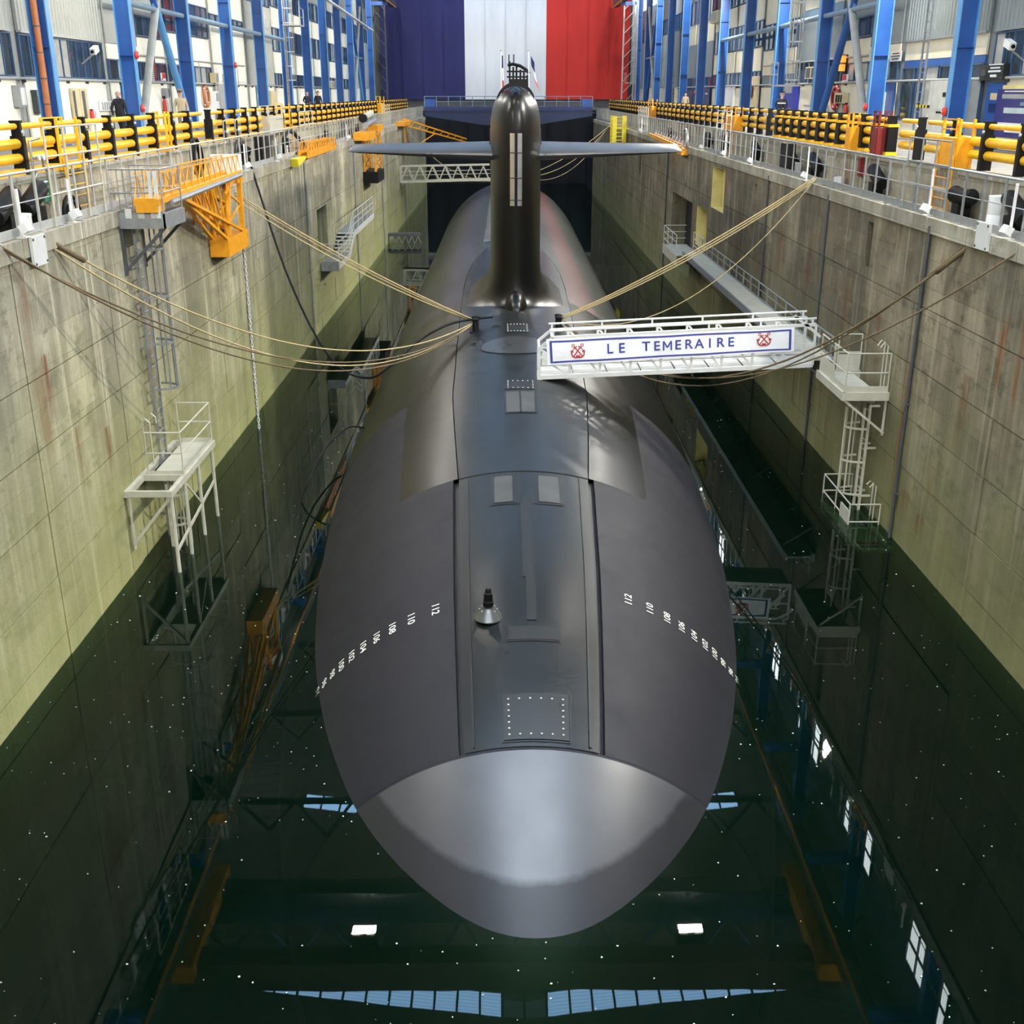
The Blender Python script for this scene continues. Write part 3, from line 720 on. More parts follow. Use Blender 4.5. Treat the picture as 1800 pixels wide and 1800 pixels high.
# seam ring and bow shell in matt tiles
MB().grid([[HP(y, p, o) for p in lin(-180, 180, 96)] for y, o in ((15.18, 0), (15.20, -.005), (15.22, -.005), (15.24, 0))]).build('ring_seam', M['sub_bow'], SUB)
GW = 1.5     # width of the groove beside the casing in degrees
def bow_side(sg, ys, p0, p1, n):   # from the groove edge round to the keel
    return [[HP(y, sg*p) for p in lin(p0(y), p1(y), n)] for y in ys]
yb = lin(15.24, 24.4, 18)
for sg in (-1, 1):
    b = MB().grid(bow_side(sg, yb, lambda y: case_phi(y)+GW, lambda y: 180, 60))
    yc = lin(24.4, 32.3, 10)
    b.grid(bow_side(sg, yc, lambda y: 30.5+(y-24.4)*.35, lambda y: 180, 56))
    b.build('bow_shell', M['sub_bow'], SUB, smooth='all', fix=True)
    # groove between casing and shell
    gv = [[HP(y, sg*(case_phi(y)+GW)), HP(y, sg*(case_phi(y)+GW), -.10), HP(y, sg*case_phi(y), -.10), HP(y, sg*case_phi(y))] for y in yb]
    MB().grid(gv).build('casing_groove', M['groove'], SUB)
    # darker satin shell behind the tiles, up to the weathered aft hull
    ym = lin(24.4, 32.3, 10)
    b = MB().grid(bow_side(sg, ym, lambda y: case_phi(y)+.35, lambda y: 30.5+(y-24.4)*.35, 10))
    yn = lin(32.3, 46, 12)
    b.grid(bow_side(sg, yn, lambda y: case_phi(y)+.35, lambda y: 180, 60))
    b.build('shoulder_shell', M['sub_hull'], SUB, smooth='all', fix=True)
    MB().grid([[HP(y, sg*(case_phi(y)+.35), .0), HP(y, sg*(case_phi(y)+.3), -.05), HP(y, sg*(case_phi(y)+.05), -.05), HP(y, sg*case_phi(y), 0)] for y in lin(24.4, 63.0, 60)]).build('casing_seam', M['groove'], SUB)
    ya = lin(46, 63, 16)+[63.6]
    b = MB().grid(bow_side(sg, ya, lambda y: (case_phi(y)+.35) if y < 63.3 else 0, lambda y: 180, 60))
    b.grid(bow_side(sg, lin(63.6, 106, 30)+lin(107, 146, 40), lambda y: 0, lambda y: 180, 60))
    b.build('aft_shell', M['sub_aft'], SUB, smooth='all', fix=True)
# casing strip: forward part and amidships part
cf = [[HP(y, p*case_phi(y), .01) for p in lin(-1, 1, 24)] for y in lin(15.24, 24.3, 18)]
MB().grid(cf).build('forward_casing', M['sub_case'], SUB, smooth='all', fix=True)
MB().grid([[HP(15.235, p*case_phi(15.3), o) for p in lin(-1, 1, 24)] for o in (-.12, .012)]).build('casing_end', M['groove'], SUB)
cm = [[HP(y, p*case_phi(y), .015) for p in lin(-1, 1, 24)] for y in lin(24.36, 63.5, 70)]
MB().grid(cm).build('deck_casing', M['sub_case'], SUB, smooth='all', fix=True)
MB().grid([[HP(y, p*case_phi(24.3), o) for p in lin(-1, 1, 24)] for y, o in ((24.30, .012), (24.31, -.03), (24.35, -.03), (24.36, .015))]).build('casing_joint', M['groove'], SUB)
# missile deck, flatter paler strip aft of the fin
MB().grid([[HP(y, p, .03) for p in lin(-15, 15, 12)] for y in lin(63.8, 104, 30)]).build('missile_deck', M['deck_aft'], SUB, smooth='all', fix=True)
for y in lin(66, 102, 9):
    MB().grid([[HP(yy, p, .04) for p in lin(-15, 15, 12)] for yy in (y-.03, y+.03)]).build('deck_seam', M['groove'], SUB)
# edge strips along the forward casing
for sg in (-1, 1):
    MB().grid([[HP(y, sg*(case_phi(y)*.865+d), .012+o) for d, o in ((-.25, 0), (-.2, .02), (.2, .02), (.25, 0))] for y in lin(15.3, 24.2, 30)]).build('edge_strip', M['hatch'], SUB)
# hatches and covers laid on the casing
def patch(name, y0, y1, p0, p1, off, mat, parent=SUB, th=.012):
    n = 8
    b = MB().grid([[HP(y, p, off+th) for p in lin(p0, p1, n)] for y in lin(y0, y1, n)])
    e = [HP(y0, p, off+th) for p in lin(p0, p1, n)]; b.grid([[HP(y0, p, off-.02) for p in lin(p0, p1, n)], e])
    b.grid([[HP(y1, p, off+th) for p in lin(p0, p1, n)], [HP(y1, p, off-.02) for p in lin(p0, p1, n)]])
    b.grid([[HP(y, p0, off-.02), HP(y, p0, off+th)] for y in lin(y0, y1, n)]); b.grid([[HP(y, p1, off+th), HP(y, p1, off-.02)] for y in lin(y0, y1, n)])
    return b.build(name, mat, parent, fix=True)
def frame_patch(name, y0, y1, p0, p1, off, mat, w=.06):
    b = MB(); dp = math.degrees(w/hull_r(y0))
    for a0, a1, b0, b1 in ((y0, y0+w, p0, p1), (y1-w, y1, p0, p1), (y0, y1, p0, p0+dp), (y0, y1, p1-dp, p1)):
        b.grid([[HP(y, p, off) for p in lin(b0, b1, 6)] for y in lin(a0, a1, 6)])
    return b.build(name, mat, SUB, fix=True)
def rivets(y0, y1, p0, p1, ny, npn, off, parent, r=.02):
    ps = [(y0, p) for p in lin(p0, p1, npn)] + [(y1, p) for p in lin(p0, p1, npn)] + [(y, p0) for y in lin(y0, y1, ny)[1:-1]] + [(y, p1) for y in lin(y0, y1, ny)[1:-1]]
    for y, p in ps:
        c = HP(y, p, off); n = (HP(y, p, 1)-HP(y, p, 0)).normalized()
        MB().lathe(c, [(r, 0), (r*.8, .012), (.002, .016)], 7, n).build('bolt', M['galv_w'], parent)
M['grate'] = coat_mat('worn_grating', (.05, .053, .053), .6, .3)
h = patch('bow_hatch', 15.36, 16.36, -6.1, 8.2, .02, M['hatch']); rivets(15.46, 16.22, -4.9, 6.9, 6, 5, .034, h)
frame_patch('hatch_outline', 15.32, 16.40, -6.5, 8.6, .028, M['groove'], .02)
patch('cover_plate', 17.69, 18.04, -4.5, 6.4, .014, M['hatch']); frame_patch('cover_outline', 17.66, 18.07, -4.9, 6.8, .02, M['groove'], .025)
patch('centre_strip', 18.24, 19.6, -.4, 1.7, .015, M['hatch']); patch('centre_strip', 19.6, 23.0, -1.0, 1.6, .012, M['hatch'])
for p0, p1 in ((-6.9, -2.5), (3.2, 8.1)):
    patch('grating', 22.72, 24.1, p0, p1, .012, M['grate']); frame_patch('grating_frame', 22.62, 24.2, p0-1.0, p1+1.0, .02, M['hatch'], .12); frame_patch('grating_rim', 22.70, 24.12, p0-.2, p1+.2, .03, M['groove'], .03)
patch('vent_grating', 28.5, 30.35, -3.7, 3.6, .02, M['grate']); frame_patch('vent_rim', 28.42, 30.42, -4.2, 4.1, .03, M['groove'], .07)
patch('vent_bar', 28.5, 30.35, -.15, .15, .035, M['groove'])
h = patch('deck_hatch', 30.62, 31.5, -4.0, 4.0, .018, M['hatch']); rivets(30.7, 31.42, -3.2, 3.5, 4, 5, .03, h, .022)
h = patch('deck_plate', 37.9, 39.3, -3.4, 3.6, .018, M['hatch']); rivets(38.0, 39.2, -3.0, 3.2, 4, 6, .03, h, .025)
# round escape hatch pad
b = MB(); rows = [[HP(35.9 + 1.25*k/6*math.sin(2*PI*i/40), math.degrees((-.05 + 1.15*k/6*math.cos(2*PI*i/40))/6.2), .03) for i in range(41)] for k in range(7)]
b.grid(rows).build('escape_hatch_pad', coat_mat('escape_pad_paint', (.035, .037, .038), .28), SUB, fix=True)
b = MB(); rows = [[HP(35.9 + 1.25*k*math.sin(2*PI*i/40), math.degrees((-.05 + 1.15*k*math.cos(2*PI*i/40))/6.2), .032) for i in range(41)] for k in (1.0, 1.04)]
b.grid(rows).build('hatch_rim', M['groove'], SUB, fix=True)

# bow lamp: steel cone with black lamp on top
bl_ = HP(18.42, -8.6, .0); t = MB().lathe(bl_, [(.27, 0), (.27, .015), (.12, .22), (.12, .24)], 28).build('bow_lamp', simple('brushed_cone_steel', (.22, .23, .23), .3, .8), SUB, smooth=True)
MB().lathe(bl_+Vector((0, 0, .24)), [(.10, 0), (.095, .10), (.085, .11), (.08, .26), (.06, .27), (.05, .34), (.045, .35)], 20).build('lamp_body', M['black'], t, smooth=True)
for i in range(8):
    a = 2*PI*i/8; MB().lathe(bl_+Vector((.165*math.cos(a), .165*math.sin(a), .175)), [(.013, 0), (.009, .012), (.002, .014)], 6).build('bolt', M['galv_w'], t)

# draught marks
def text_mesh(body, size, extrude=.0, bold=0.0):
    c = bpy.data.curves.new('txt', 'FONT'); c.body = body; c.size = size; c.align_x = 'CENTER'; c.align_y = 'CENTER'; c.extrude = extrude; c.offset = bold
    o = bpy.data.objects.new('txt', c); COL.objects.link(o)
    bpy.context.view_layer.update()
    me = bpy.data.meshes.new_from_object(o.evaluated_get(bpy.context.evaluated_depsgraph_get()))
    bpy.data.objects.remove(o); return me
M['mark'] = simple('white_mark_paint', (.78, .78, .70), .6, var=.15, scale=20)
for sg in (-1, 1):
    for k in range(10):
        num = 112-2*k; z = 1.77-.2*k - (.0 if sg < 0 else .0); yy = 19.05 if sg < 0 else 19.45
        r = hull_r(yy); phi = sg*math.degrees(math.acos((z-SZ)/r))
        me = text_mesh(str(num), .215, bold=.003)
        for v in me.vertices:
            # text runs along the hull, its top towards the deck
            v.co = HP(yy + sg*v.co.x*1.1, phi - sg*math.degrees(v.co.y/r), .012) - origin(SUB)
        me.materials.append(M['mark'])
        o = bpy.data.objects.new('draught_mark', me); COL.objects.link(o); o.parent = SUB; o['label'] = 'white draught number %d' % num

# fin
def fin_section(z, scale=1.0):
    """plan outline of the fin: round nose, full body, tapering tail"""
    pts = []; w = 1.0*scale; n = 14; y0 = 43.05 + (1-scale)*(1.2 if scale < 1 else .9)
    for i in range(n+1):
        a = PI/2*i/n; pts.append((w*math.sin(a), y0 + 2.6*(1-math.cos(a))))
    pts += [(w, 49.0), (w*.92, 51.0), (w*.7, 53.2), (w*.38, 55.0), (.02, 56.2)]
    return pts
rows = []
zs = [(2.7, 2.5), (3.0, 1.85), (3.2, 1.5), (3.42, 1.27), (3.7, 1.12), (4.1, 1.04), (4.6, 1.0), (7, .99), (9.6, .985), (10.0, .97), (10.35, .92), (10.65, .83), (10.88, .70), (11.05, .55), (11.16, .38), (11.22, .2), (11.24, .03)]
for z, k in zs:
    h = fin_section(z, k); full = [(SX+x, y, z) for x, y in h] + [(SX-x, y, z) for x, y in reversed(h[1:-1])]
    full.append(full[0]); rows.append([Vector(p) for p in full])
MB().grid(rows).build('fin', M['sub_fin'], SUB, smooth='all', fix=True)
# bulb at the foot of the fin
rows = []
for k in range(13):
    a = PI/2*k/12
    rows.append([Vector((SX + .46*math.cos(a)*math.cos(th), 42.8 + 1.15*math.cos(a)*math.sin(th), 3.0 + .85*math.sin(a))) for th in lin(0, 2*PI, 32)])
MB().grid(rows).build('fin_boss', M['sub_fin'], SUB, smooth='all', fix=True)
# polished strip pair on the leading edge
for dx in (-.14, .14):
    b = MB(); rows = []
    for z in lin(7.0, 9.6, 20):
        rows.append([Vector((SX+x, 43.05 + 2.6*(1-math.sqrt(max(0, 1-x*x))) - .012 + .012*(1-.99), z)) for x in (dx-.085, dx-.03, dx+.03, dx+.085)])
    b.grid(rows).build('leading_edge_strip', M['steel_pol'], SUB, smooth='all', fix=True)
for z in (7.2, 8.0, 8.9): MB().box(SX-.22, SX+.22, 43.0, 43.06, z, z+.03).build('strip_joint', M['groove'], SUB)
# fin planes
for sg in (-1, 1):
    rows = []
    for k in range(15):
        t_ = k/14; x = SX + sg*(.85 + 5.75*t_); chord = 3.3*(1-.45*t_); th = .85*(1-.72*t_) * (1 if k < 14 else .15); y0 = 44.6 + 1.15*t_; zc = 8.93 + .0*t_
        sec = []
        for i in range(25):
            a = 2*PI*i/24; cx_ = (1-math.cos(a))/2
            prof = 2.2*(.30*math.sqrt(cx_) - .13*cx_ - .36*cx_**2 + .28*cx_**3 - .09*cx_**4)*1.55
            sec.append(Vector((x, y0+chord*cx_, zc + .12*chord*(cx_-.5) + th*prof*(1 if a < PI else -1))))
        rows.append(sec)
    MB().grid(rows).build('fin_plane', M['plane'], SUB, smooth='all', fix=True)
    MB().tube((SX+sg*.8, 46.2, 8.93), (SX+sg*1.02, 46.2, 8.93), .75, 24).build('plane_root', M['groove'], SUB)
# bridge cockpit, masts, flag staffs on the fin
b = MB(); rows = []
for th in lin(.12*PI, .88*PI, 20):
    rows.append([Vector((SX + .74*math.cos(th), y, 10.45 + .76*math.sin(th))) for y in (44.35, 44.5)])
MB().grid([[p+Vector((0, 0, d)) for p in [r[0] for r in rows]] for d in (0.02, .17)]).build('cockpit_coaming', M['black'], SUB)
mt = MB().box(SX-.25, SX+.52, 46.3, 47.3, 10.9, 11.5).build('mast_cluster', M['black'], SUB)
for i, (x, z1) in enumerate(((-.22, 12.35), (-.08, 12.15), (.05, 12.2), (.2, 12.05), (.34, 11.95), (.48, 11.85))):
    MB().tube((SX+x, 46.6+.1*(i % 3), 11.3), (SX+x, 46.6+.1*(i % 3), z1-.2), .035, 8).build('mast', M['black'], mt)
MB().path([(SX-.3, 46.6, 12.0), (SX-.1, 46.6, 12.05), (SX+.2, 46.6, 11.98), (SX+.45, 46.6, 11.83), (SX+.55, 46.6, 11.7)], .06, 8).build('mast_fairing', M['black'], mt)
for z in (11.55, 11.75): MB().box(SX-.33, SX+.52, 46.5, 46.8, z, z+.06).build('mast_collar', M['black'], mt)
for x in (-.25, -.06): MB().tube((SX+x, 46.6, 12.0), (SX+x, 46.6, 12.4), .025, 6).build('antenna', M['black'], mt)
fl_cols = [simple('small_flag_blue', (.02, .025, .12), .8), simple('small_flag_white', (.8, .8, .8), .8), simple('small_flag_red', (.6, .03, .02), .8)]
for dx, kind in ((-.56, 0), (.50, 1)):
    sf = MB().tube((SX+dx, 44.6, 10.9), (SX+dx+(-.02 if dx > 0 else .02), 44.6, 12.45), .022, 6).build('flag_staff', M['white'], SUB)
    MB().lathe((SX+dx+(-.02 if dx > 0 else .02), 44.6, 12.45), [(.05, 0), (.05, .03), (.01, .04)], 8).build('staff_cap', M['mgrey'], sf)
    b = MB()
    W_, H_ = (.16, 1.1) if kind else (.05, 1.3)
    for j in range(3):
        b.mat(j); rows = []
        for r in range(5):
            f = (j + r/4)/3; cx_ = SX+dx+.02 + W_*(.25+1.6*f*f if kind else f); z = 12.3 - H_*f
            rows.append([Vector((cx_ + q*(.06+.08*(kind)), 44.6 + .03*math.sin(4*f+q*5), z - .25*q*kind)) for q in lin(0, 1, 4)])
        b.grid(rows)
    b.build('flag', fl_cols, sf)
# mooring bitts on deck
BITT_L = HP(39.1, -13.6, 0); BITT_R = HP(39.5, 13.9, 0)
for P_ in (BITT_L, BITT_R):
    b = MB()
    for dy in (-.22, .22): b.lathe(P_+Vector((0, dy, -.05)), [(.13, 0), (.11, .1), (.10, .42), (.14, .45), (.14, .5), (.05, .53)], 14)
    bt = b.build('mooring_bitts', M['black'], SUB, smooth=True)
    MB().box(P_.x-.2, P_.x+.2, P_.y-.45, P_.y+.45, P_.z-.06, P_.z+.02).build('bitt_base', M['black'], bt)
    MB().tube(P_+Vector((0, -.25, .3)), P_+Vector((0, .25, .3)), .05, 8).build('cross_bar', M['black'], bt)
# low fairleads
for y, p in ((37.3, -14.2), (36.7, -15.5), (39.0, -8.5), (38.6, 9.5)):
    MB().path([HP(y, p, .0), HP(y+.05, p+.8, .05), HP(y+.05, p+2.2, .05), HP(y, p+3.0, .0)], .018, 6).build('deck_cleat', M['groove'], SUB)

# ------------------------------------------------------------------ guard barriers on the quay edges
def capsule(b, y0, y1, x, z, r, n=12):
    b.lathe((x, y0, z), [(r*.35, 0), (r*.75, r*.18), (r, r*.55), (r, (y1-y0)-r*.55), (r*.75, (y1-y0)-r*.18), (r*.35, y1-y0)], n, (0, 1, 0))
def barrier_proto(kind, n, p, s, label):
    t = thing('guard_barrier', label, 'barrier')
    for i in range(n):
        y = i*p; w = .15 if kind == 'slim' else .40
        b = MB().box(-.14, .14, y-w/2, y+w/2, 0, .80); b.box(-.10, .10, y-w*.38, y+w*.38, .80, 1.10); b.box(-.12, .12, y-w*.45, y+w*.45, 1.07, 1.12)
        po = b.build('post', M['black'], t)
        if kind == 'slim':
            MB().tube((-s*.15, y, .88), (-s*.11, y, .88), .035, 8).build('reflector', M['galv_w'], po)
        else:
            MB().box(-.17, .17, y-w/2-.02, y+w/2+.02, 0, .10).build('foot', M['yellow'], po); MB().box(-.16, .16, y-w/2-.01, y+w/2+.01, .80, .88).build('collar', M['yellow'], po)
        for z, r in ((1.0, .062), (.64, .108), (.34, .108)):
            b = MB(); capsule(b, y+w/2-.02, y+p-w/2+.02, 0, z, r); b.build('rail', M['yellow'], t, smooth=True)
    if s < 0: MB().box(-.10, .10, -.2, n*p-.2, .0, .13).build('kick_rail', M['yellow'], t)
    return t
def run_barriers(s, segs):
    side = 'left' if s < 0 else 'right'; k = 0; protos = {}
    for kind, y0, n, p in segs:
        lab = 'yellow barrier with %s black posts on the %s quay edge, %s section along' % ('slim' if kind == 'slim' else 'wide', side, ORD[k] if k < 20 else 'last')
        key = (kind, n, p)
        if key not in protos: protos[key] = t = barrier_proto(kind, n, p, s, lab)
        else: t = copy_tree(protos[key]); t['label'] = lab
        t['group'] = 'guard barriers along the %s quay' % side
        t.location = ((QXL-.25) if s < 0 else (QXR+.25), y0, QZL if s < 0 else QZR); k += 1
run_barriers(-1, [('slim', 17.6 + 7.8*i, 4, 1.95) for i in range(3)] + [('slim', 41.9+7.8*i, 4, 1.95) for i in range(11)])
run_barriers(1, [('slim', 15.6 + 8.0*i, 4, 2.0) for i in range(2)] + [('slim', 32.1, 1, 1.6)] + [('wide', 34.6, 4, 1.3), ('wide', 39.8, 4, 1.3), ('wide', 45.0, 4, 1.3)] + [('slim', 50.6+7.8*i, 4, 1.95) for i in range(10)])

# ------------------------------------------------------------------ grey railings on the dock walls
def rail_proto(n, p, mat, s):
    t = thing('railing', 'x', 'railing')
    for i in range(n):
        y = i*p; b = MB().box(-.016, .016, y-.042, y+.042, 0, 1.16); b.box(-.05, .09*1, y-.07, y+.07, 0, .02)
        b.build('post', mat, t)
    MB().tube((0, -.1, 1.16), (0, n*p-.1, 1.16), .028, 8).build('top_rail', mat, t)
    MB().tube((0, -.1, .62), (0, n*p-.1, .62), .012, 6).build('middle_rail', mat, t)
    MB().box(-.01, .01, -.1, n*p-.1, .02, .19).build('toe_board', mat, t)
    return t
for s, X, cz, mat in ((-1, XL-.10, CZL, simple('galvanised_steel_lamplit', (.5, .5, .48), .4, .4, .1)), (1, XR+.12, CZR, M['galv'])):  # left railing toned paler, painting in the lamp light on its posts
    pr = None
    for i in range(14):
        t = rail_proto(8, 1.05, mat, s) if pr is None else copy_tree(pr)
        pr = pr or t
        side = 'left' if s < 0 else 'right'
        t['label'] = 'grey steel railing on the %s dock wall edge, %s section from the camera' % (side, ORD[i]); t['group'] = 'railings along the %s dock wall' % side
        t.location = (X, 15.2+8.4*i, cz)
# taller guard frames bolted to the railings
def guard_frame(X, y0, y1, z0, z1, nv, label, mat):
    t = thing('tall_guard_fence', label, 'guard frame', (X, y0, z0), 'tall guard frames')
    for i in range(nv): y = y0+(y1-y0)*i/(nv-1); MB().tube((X, y, z0), (X, y, z1), .022, 7).build('upright', mat, t)
    for z in (z1, z1-.55, z0+.62): MB().tube((X, y0, z), (X, y1, z), .020, 7).build('crossbar', mat, t)
guard_frame(XL-.04, 23.2, 26.2, 8.45, 10.35, 4, 'tall grey guard frame above the railing on the left wall', M['beige_st'])
guard_frame(XR+.05, 26.6, 29.4, 8.25, 9.95, 4, 'tall grey guard frame on the near right wall beside the yellow cabinet', M['galv'])
guard_frame(XR+.05, 53.0, 56.4, 8.25, 10.2, 4, 'tall grey guard frame on the right wall beside the hose coil', M['galv_w'])
guard_frame(XR+.05, 84.0, 90.0, 8.25, 10.0, 7, 'tall grey guard frame far along the right wall', M['galv_w'])
guard_frame(XL-.05, 52.4, 56.0, 8.45, 10.2, 4, 'tall grey guard frame on the left wall behind the folded crane', M['beige_st'])
guard_frame(XL-.05, 88.0, 94.0, 8.45, 10.1, 7, 'tall grey guard frame far along the left wall', M['beige_st'])

# ------------------------------------------------------------------ fittings standing on the ledges
def roller(px, py, s, label, kind=0, sc=1.0):
    X = (QXL+XL-.42)/2 if s < 0 else (QXR+XR+.42)/2
    zf = (CZL if s < 0 else CZR)-.12
    Y = at_x(px, py, X).y; t = thing('mooring_roller', label, 'bollard', (X, Y, zf), 'black mooring rollers on the ledges')
    MB().box(X-.16*sc, X+.16*sc, Y-.2*sc, Y+.2*sc, zf, zf+.45*sc).build('pedestal', M['black'], t)
    if kind == 0: MB().lathe((X, Y-.55*sc, zf+.42*sc), [(.02, 0), (.17*sc, .01), (.19*sc, .06), (.19*sc, 1.0*sc), (.17*sc, 1.06*sc), (.02, 1.08*sc)], 16, (0, .93, .36)).build('roller', M['black'], t, smooth=True)
    else: MB().lathe((X, Y-.62*sc, zf+.62*sc), [(.02, 0), (.15*sc, .02), (.2*sc, .12), (.17*sc, .3), (.17*sc, .95*sc), (.2*sc, 1.1*sc), (.15*sc, 1.2*sc), (.02, 1.22*sc)], 16, (0, 1, 0)).build('roller', M['black'], t, smooth=True)
    MB().box(X-.25*sc, X+.25*sc, Y-.3*sc, Y+.3*sc, zf, zf+.03).build('base_plate', M['dgrey'], t)
roller(62, 370, -1, 'black mooring roller by the green sign on the left ledge')
roller(14, 392, -1, 'black mooring roller on the near left ledge at the picture edge')
roller(432, 268, -1, 'small black mooring roller on the left ledge beyond the cable loop', sc=.8)
roller(505, 262, -1, 'black mooring roller on the left ledge beside the black hose', sc=.8)
roller(572, 245, -1, 'black mooring roller on the left ledge behind the folded crane', sc=.8)
roller(628, 232, -1, 'black mooring roller on the left ledge beside the hanging crane', sc=.8)
for i, (px, py, kd, txt) in enumerate(((1690, 360, 1, 'T-shaped black mooring bollard on the right ledge below the yellow cabinet'), (1783, 385, 0, 'black mooring roller on the right ledge at the picture edge'), (1540, 325, 0, 'black mooring roller on the right ledge below the red cabinet'), (1432, 290, 0, 'black mooring roller on the right ledge where the tan ropes end'), (1392, 276, 0, 'black mooring roller on the right ledge just beyond the ropes'), (1328, 268, 0, 'black mooring roller on the right ledge above the yellow niche'), (1272, 256, 0, 'black mooring roller on the right ledge beside the white posts'), (1245, 248, 0, 'black mooring roller on the right ledge near the hose coil'), (1178, 230, 0, 'small black mooring roller on the right ledge beyond the hose coil'), (1128, 222, 0, 'small black mooring roller on the far right ledge by the yellow cage'))):
    roller(px, py, 1, txt, kd, 1.0 if px > 1240 else .8)
def ledge_lamp(px, py, s, label, post=.9):
    X = XL-.02 if s < 0 else XR+.04; zc = CZL if s < 0 else CZR
    Y = at_x(px, py, X).y; t = thing('dock_lamp', label, 'lamp', (X, Y, zc), 'white dock edge lamps')
    MB().box(X-.09, X+.09, Y-.12, Y+.12, zc, zc+.03).build('foot', M['white'], t)
    MB().box(X-.02, X+.02, Y-.03, Y+.03, zc, zc+post).build('stem', M['white'], t)
    MB().cbox((X+.12*(-s), Y-.1, zc+.2), (.15, .26, .17), Matrix.Rotation(.5*s, 3, 'Y')).build('head', M['white'], t)
for i, (px, py, txt) in enumerate(((42, 425, 'white lamp stand on the near left wall edge'), (128, 392, 'white lamp stand on the left wall edge beneath the tall frame'), (432, 297, 'white lamp stand on the left wall edge above the black cable'), (487, 285, 'white lamp stand on the left wall edge beside the black hose'), (610, 246, 'white lamp stand on the left wall edge near the hanging crane'))): ledge_lamp(px, py, -1, txt)
for i, (px, py, txt) in enumerate(((1775, 412, 'white lamp stand on the right wall edge at the picture edge'), (1632, 372, 'white lamp stand on the right wall edge below the tall frame'), (1418, 312, 'white lamp stand on the right wall edge beside the tan ropes'), (1322, 285, 'white lamp stand on the right wall edge above the yellow niche'), (1275, 270, 'white lamp stand on the right wall edge, second beyond the niche'), (1236, 260, 'white lamp stand on the right wall edge near the hose coil'), (1128, 228, 'white lamp stand on the far right wall edge by the yellow cage'))): ledge_lamp(px, py, 1, txt, 1.1)
def drum(px, py, s, r, h, mat, name, label, cat):
    X = (QXL+XL-.42)/2 if s < 0 else (QXR+XR+.42)/2; zf = (CZL if s < 0 else CZR)-.12; Y = at_x(px, py, X).y
    t = thing(name, label, cat, (X, Y, zf))
    MB().lathe((X, Y, zf), [(r, 0), (r, h*.5), (r*.97, h*.52), (r, h*.54), (r, h)], 18).build('body', mat, t, smooth=True)
    MB().lathe((X, Y, zf+h), [(r*1.03, 0), (r*1.03, .04), (r*.2, .06)], 18).build('lid', mat, t, smooth=True)
drum(33, 405, -1, .28, .35, M['white'], 'white_drum', 'dirty white drum among the rollers on the near left ledge', 'drum')
drum(1750, 395, 1, .22, .75, M['white'], 'white_canister', 'white canister on a black base on the near right ledge', 'canister')
drum(1475, 318, 1, .17, .3, M['galv_w'], 'white_canister', 'low white canister on the right ledge beyond the red cabinet', 'canister')
drum(1398, 292, 1, .24, .42, M['white'], 'white_drum', 'white drum on the right ledge beside the tan ropes', 'drum')
drum(498, 272, -1, .24, .45, M['white'], 'white_drum', 'white drum on the left ledge beside the black hose', 'drum')
# cabinets and ladders on the quay edge
def quay_cabinet(px0, px1, s, h, mat, label, ladder=True, name='edge_cabinet', solid=True):
    X = (QXL-.05) if s < 0 else (QXR+.05); q = QZL if s < 0 else QZR
    ys = sorted((at_x(px0, 250, X).y, at_x(px1, 250, X).y)); t = thing(name, label, 'cabinet', (X, ys[0], q))
    if solid: MB().box(X-.22, X+.22, ys[0], ys[1], q, q+h*.62).build('body', mat, t)
    else: MB().box(X-.2, X+.2, ys[0], ys[1], q, q+.12).build('sill', mat, t); MB().box(X-.2, X-.16, ys[0], ys[1], q+.5, q+.56).build('bar', mat, t)
    for y in ys: MB().box(X-.2, X-.14, y-.03, y+.03, q, q+h).build('post', mat, t); MB().box(X+.14, X+.2, y-.03, y+.03, q, q+h).build('post', mat, t)
    for z in (h*.8, h): MB().box(X-.2, X-.16, ys[0], ys[1], q+z-.03, q+z).build('bar', mat, t)
    if ladder:
        xf = X-s*.25; zl = (CZL if s < 0 else CZR)-.1
        for y in ys: MB().box(xf-.02, xf+.02, y-.03, y+.03, zl, q+.3).build('ladder_rail', mat, t)
        for i in range(5): MB().tube((xf, ys[0], zl+.15+i*.25), (xf, ys[1], zl+.15+i*.25), .015, 6).build('rung', mat, t)
quay_cabinet(1668, 1697, 1, 1.15, M['ysteel'], 'yellow cabinet with ladder let into the near right barrier')
quay_cabinet(1280, 1296, 1, 1.1, M['ysteel'], 'yellow cabinet set in the right barrier beside the tall frame')
quay_cabinet(90, 125, -1, 1.15, M['yellow'], 'yellow ladder gate in the near left barrier behind the tall frame', solid=False)
quay_cabinet(285, 291, -1, 1.15, M['yellow'], 'yellow cross post in the left barrier near the uniformed person', False, 'barrier_post', False)
quay_cabinet(493, 506, -1, 1.2, M['yellow'], 'yellow ladder gate in the left barrier beyond the grey cabinet', solid=False)
quay_cabinet(668, 674, -1, 1.4, M['yellow'], 'tall yellow gate post far along the left barrier', False, 'barrier_post')
quay_cabinet(1497, 1505, 1, 1.15, M['ysteel'], 'yellow post between wide posts of the right barrier', False, 'barrier_post')
quay_cabinet(1141, 1148, 1, 1.3, M['ysteel'], 'tall yellow gate post far along the right barrier', False, 'barrier_post')
quay_cabinet(1543, 1552, 1, 1.25, M['dred'], 'dark red fire cabinet between the posts of the right barrier', False)
quay_cabinet(468, 492, -1, 1.15, M['beige_st'], 'grey electrical cabinet in the left barrier beside the yellow gate', False)
tag(MB().box(QXR-.16, QXR-.02, at_x(1517, 290, QXR).y, at_x(1530, 290, QXR).y+.5, 8.55, 9.12).build('hose_box', M['dred']), 'red box on the right quay face below the red fire cabinet', 'box')
gs = at_x(82, 332, QXL+.03)
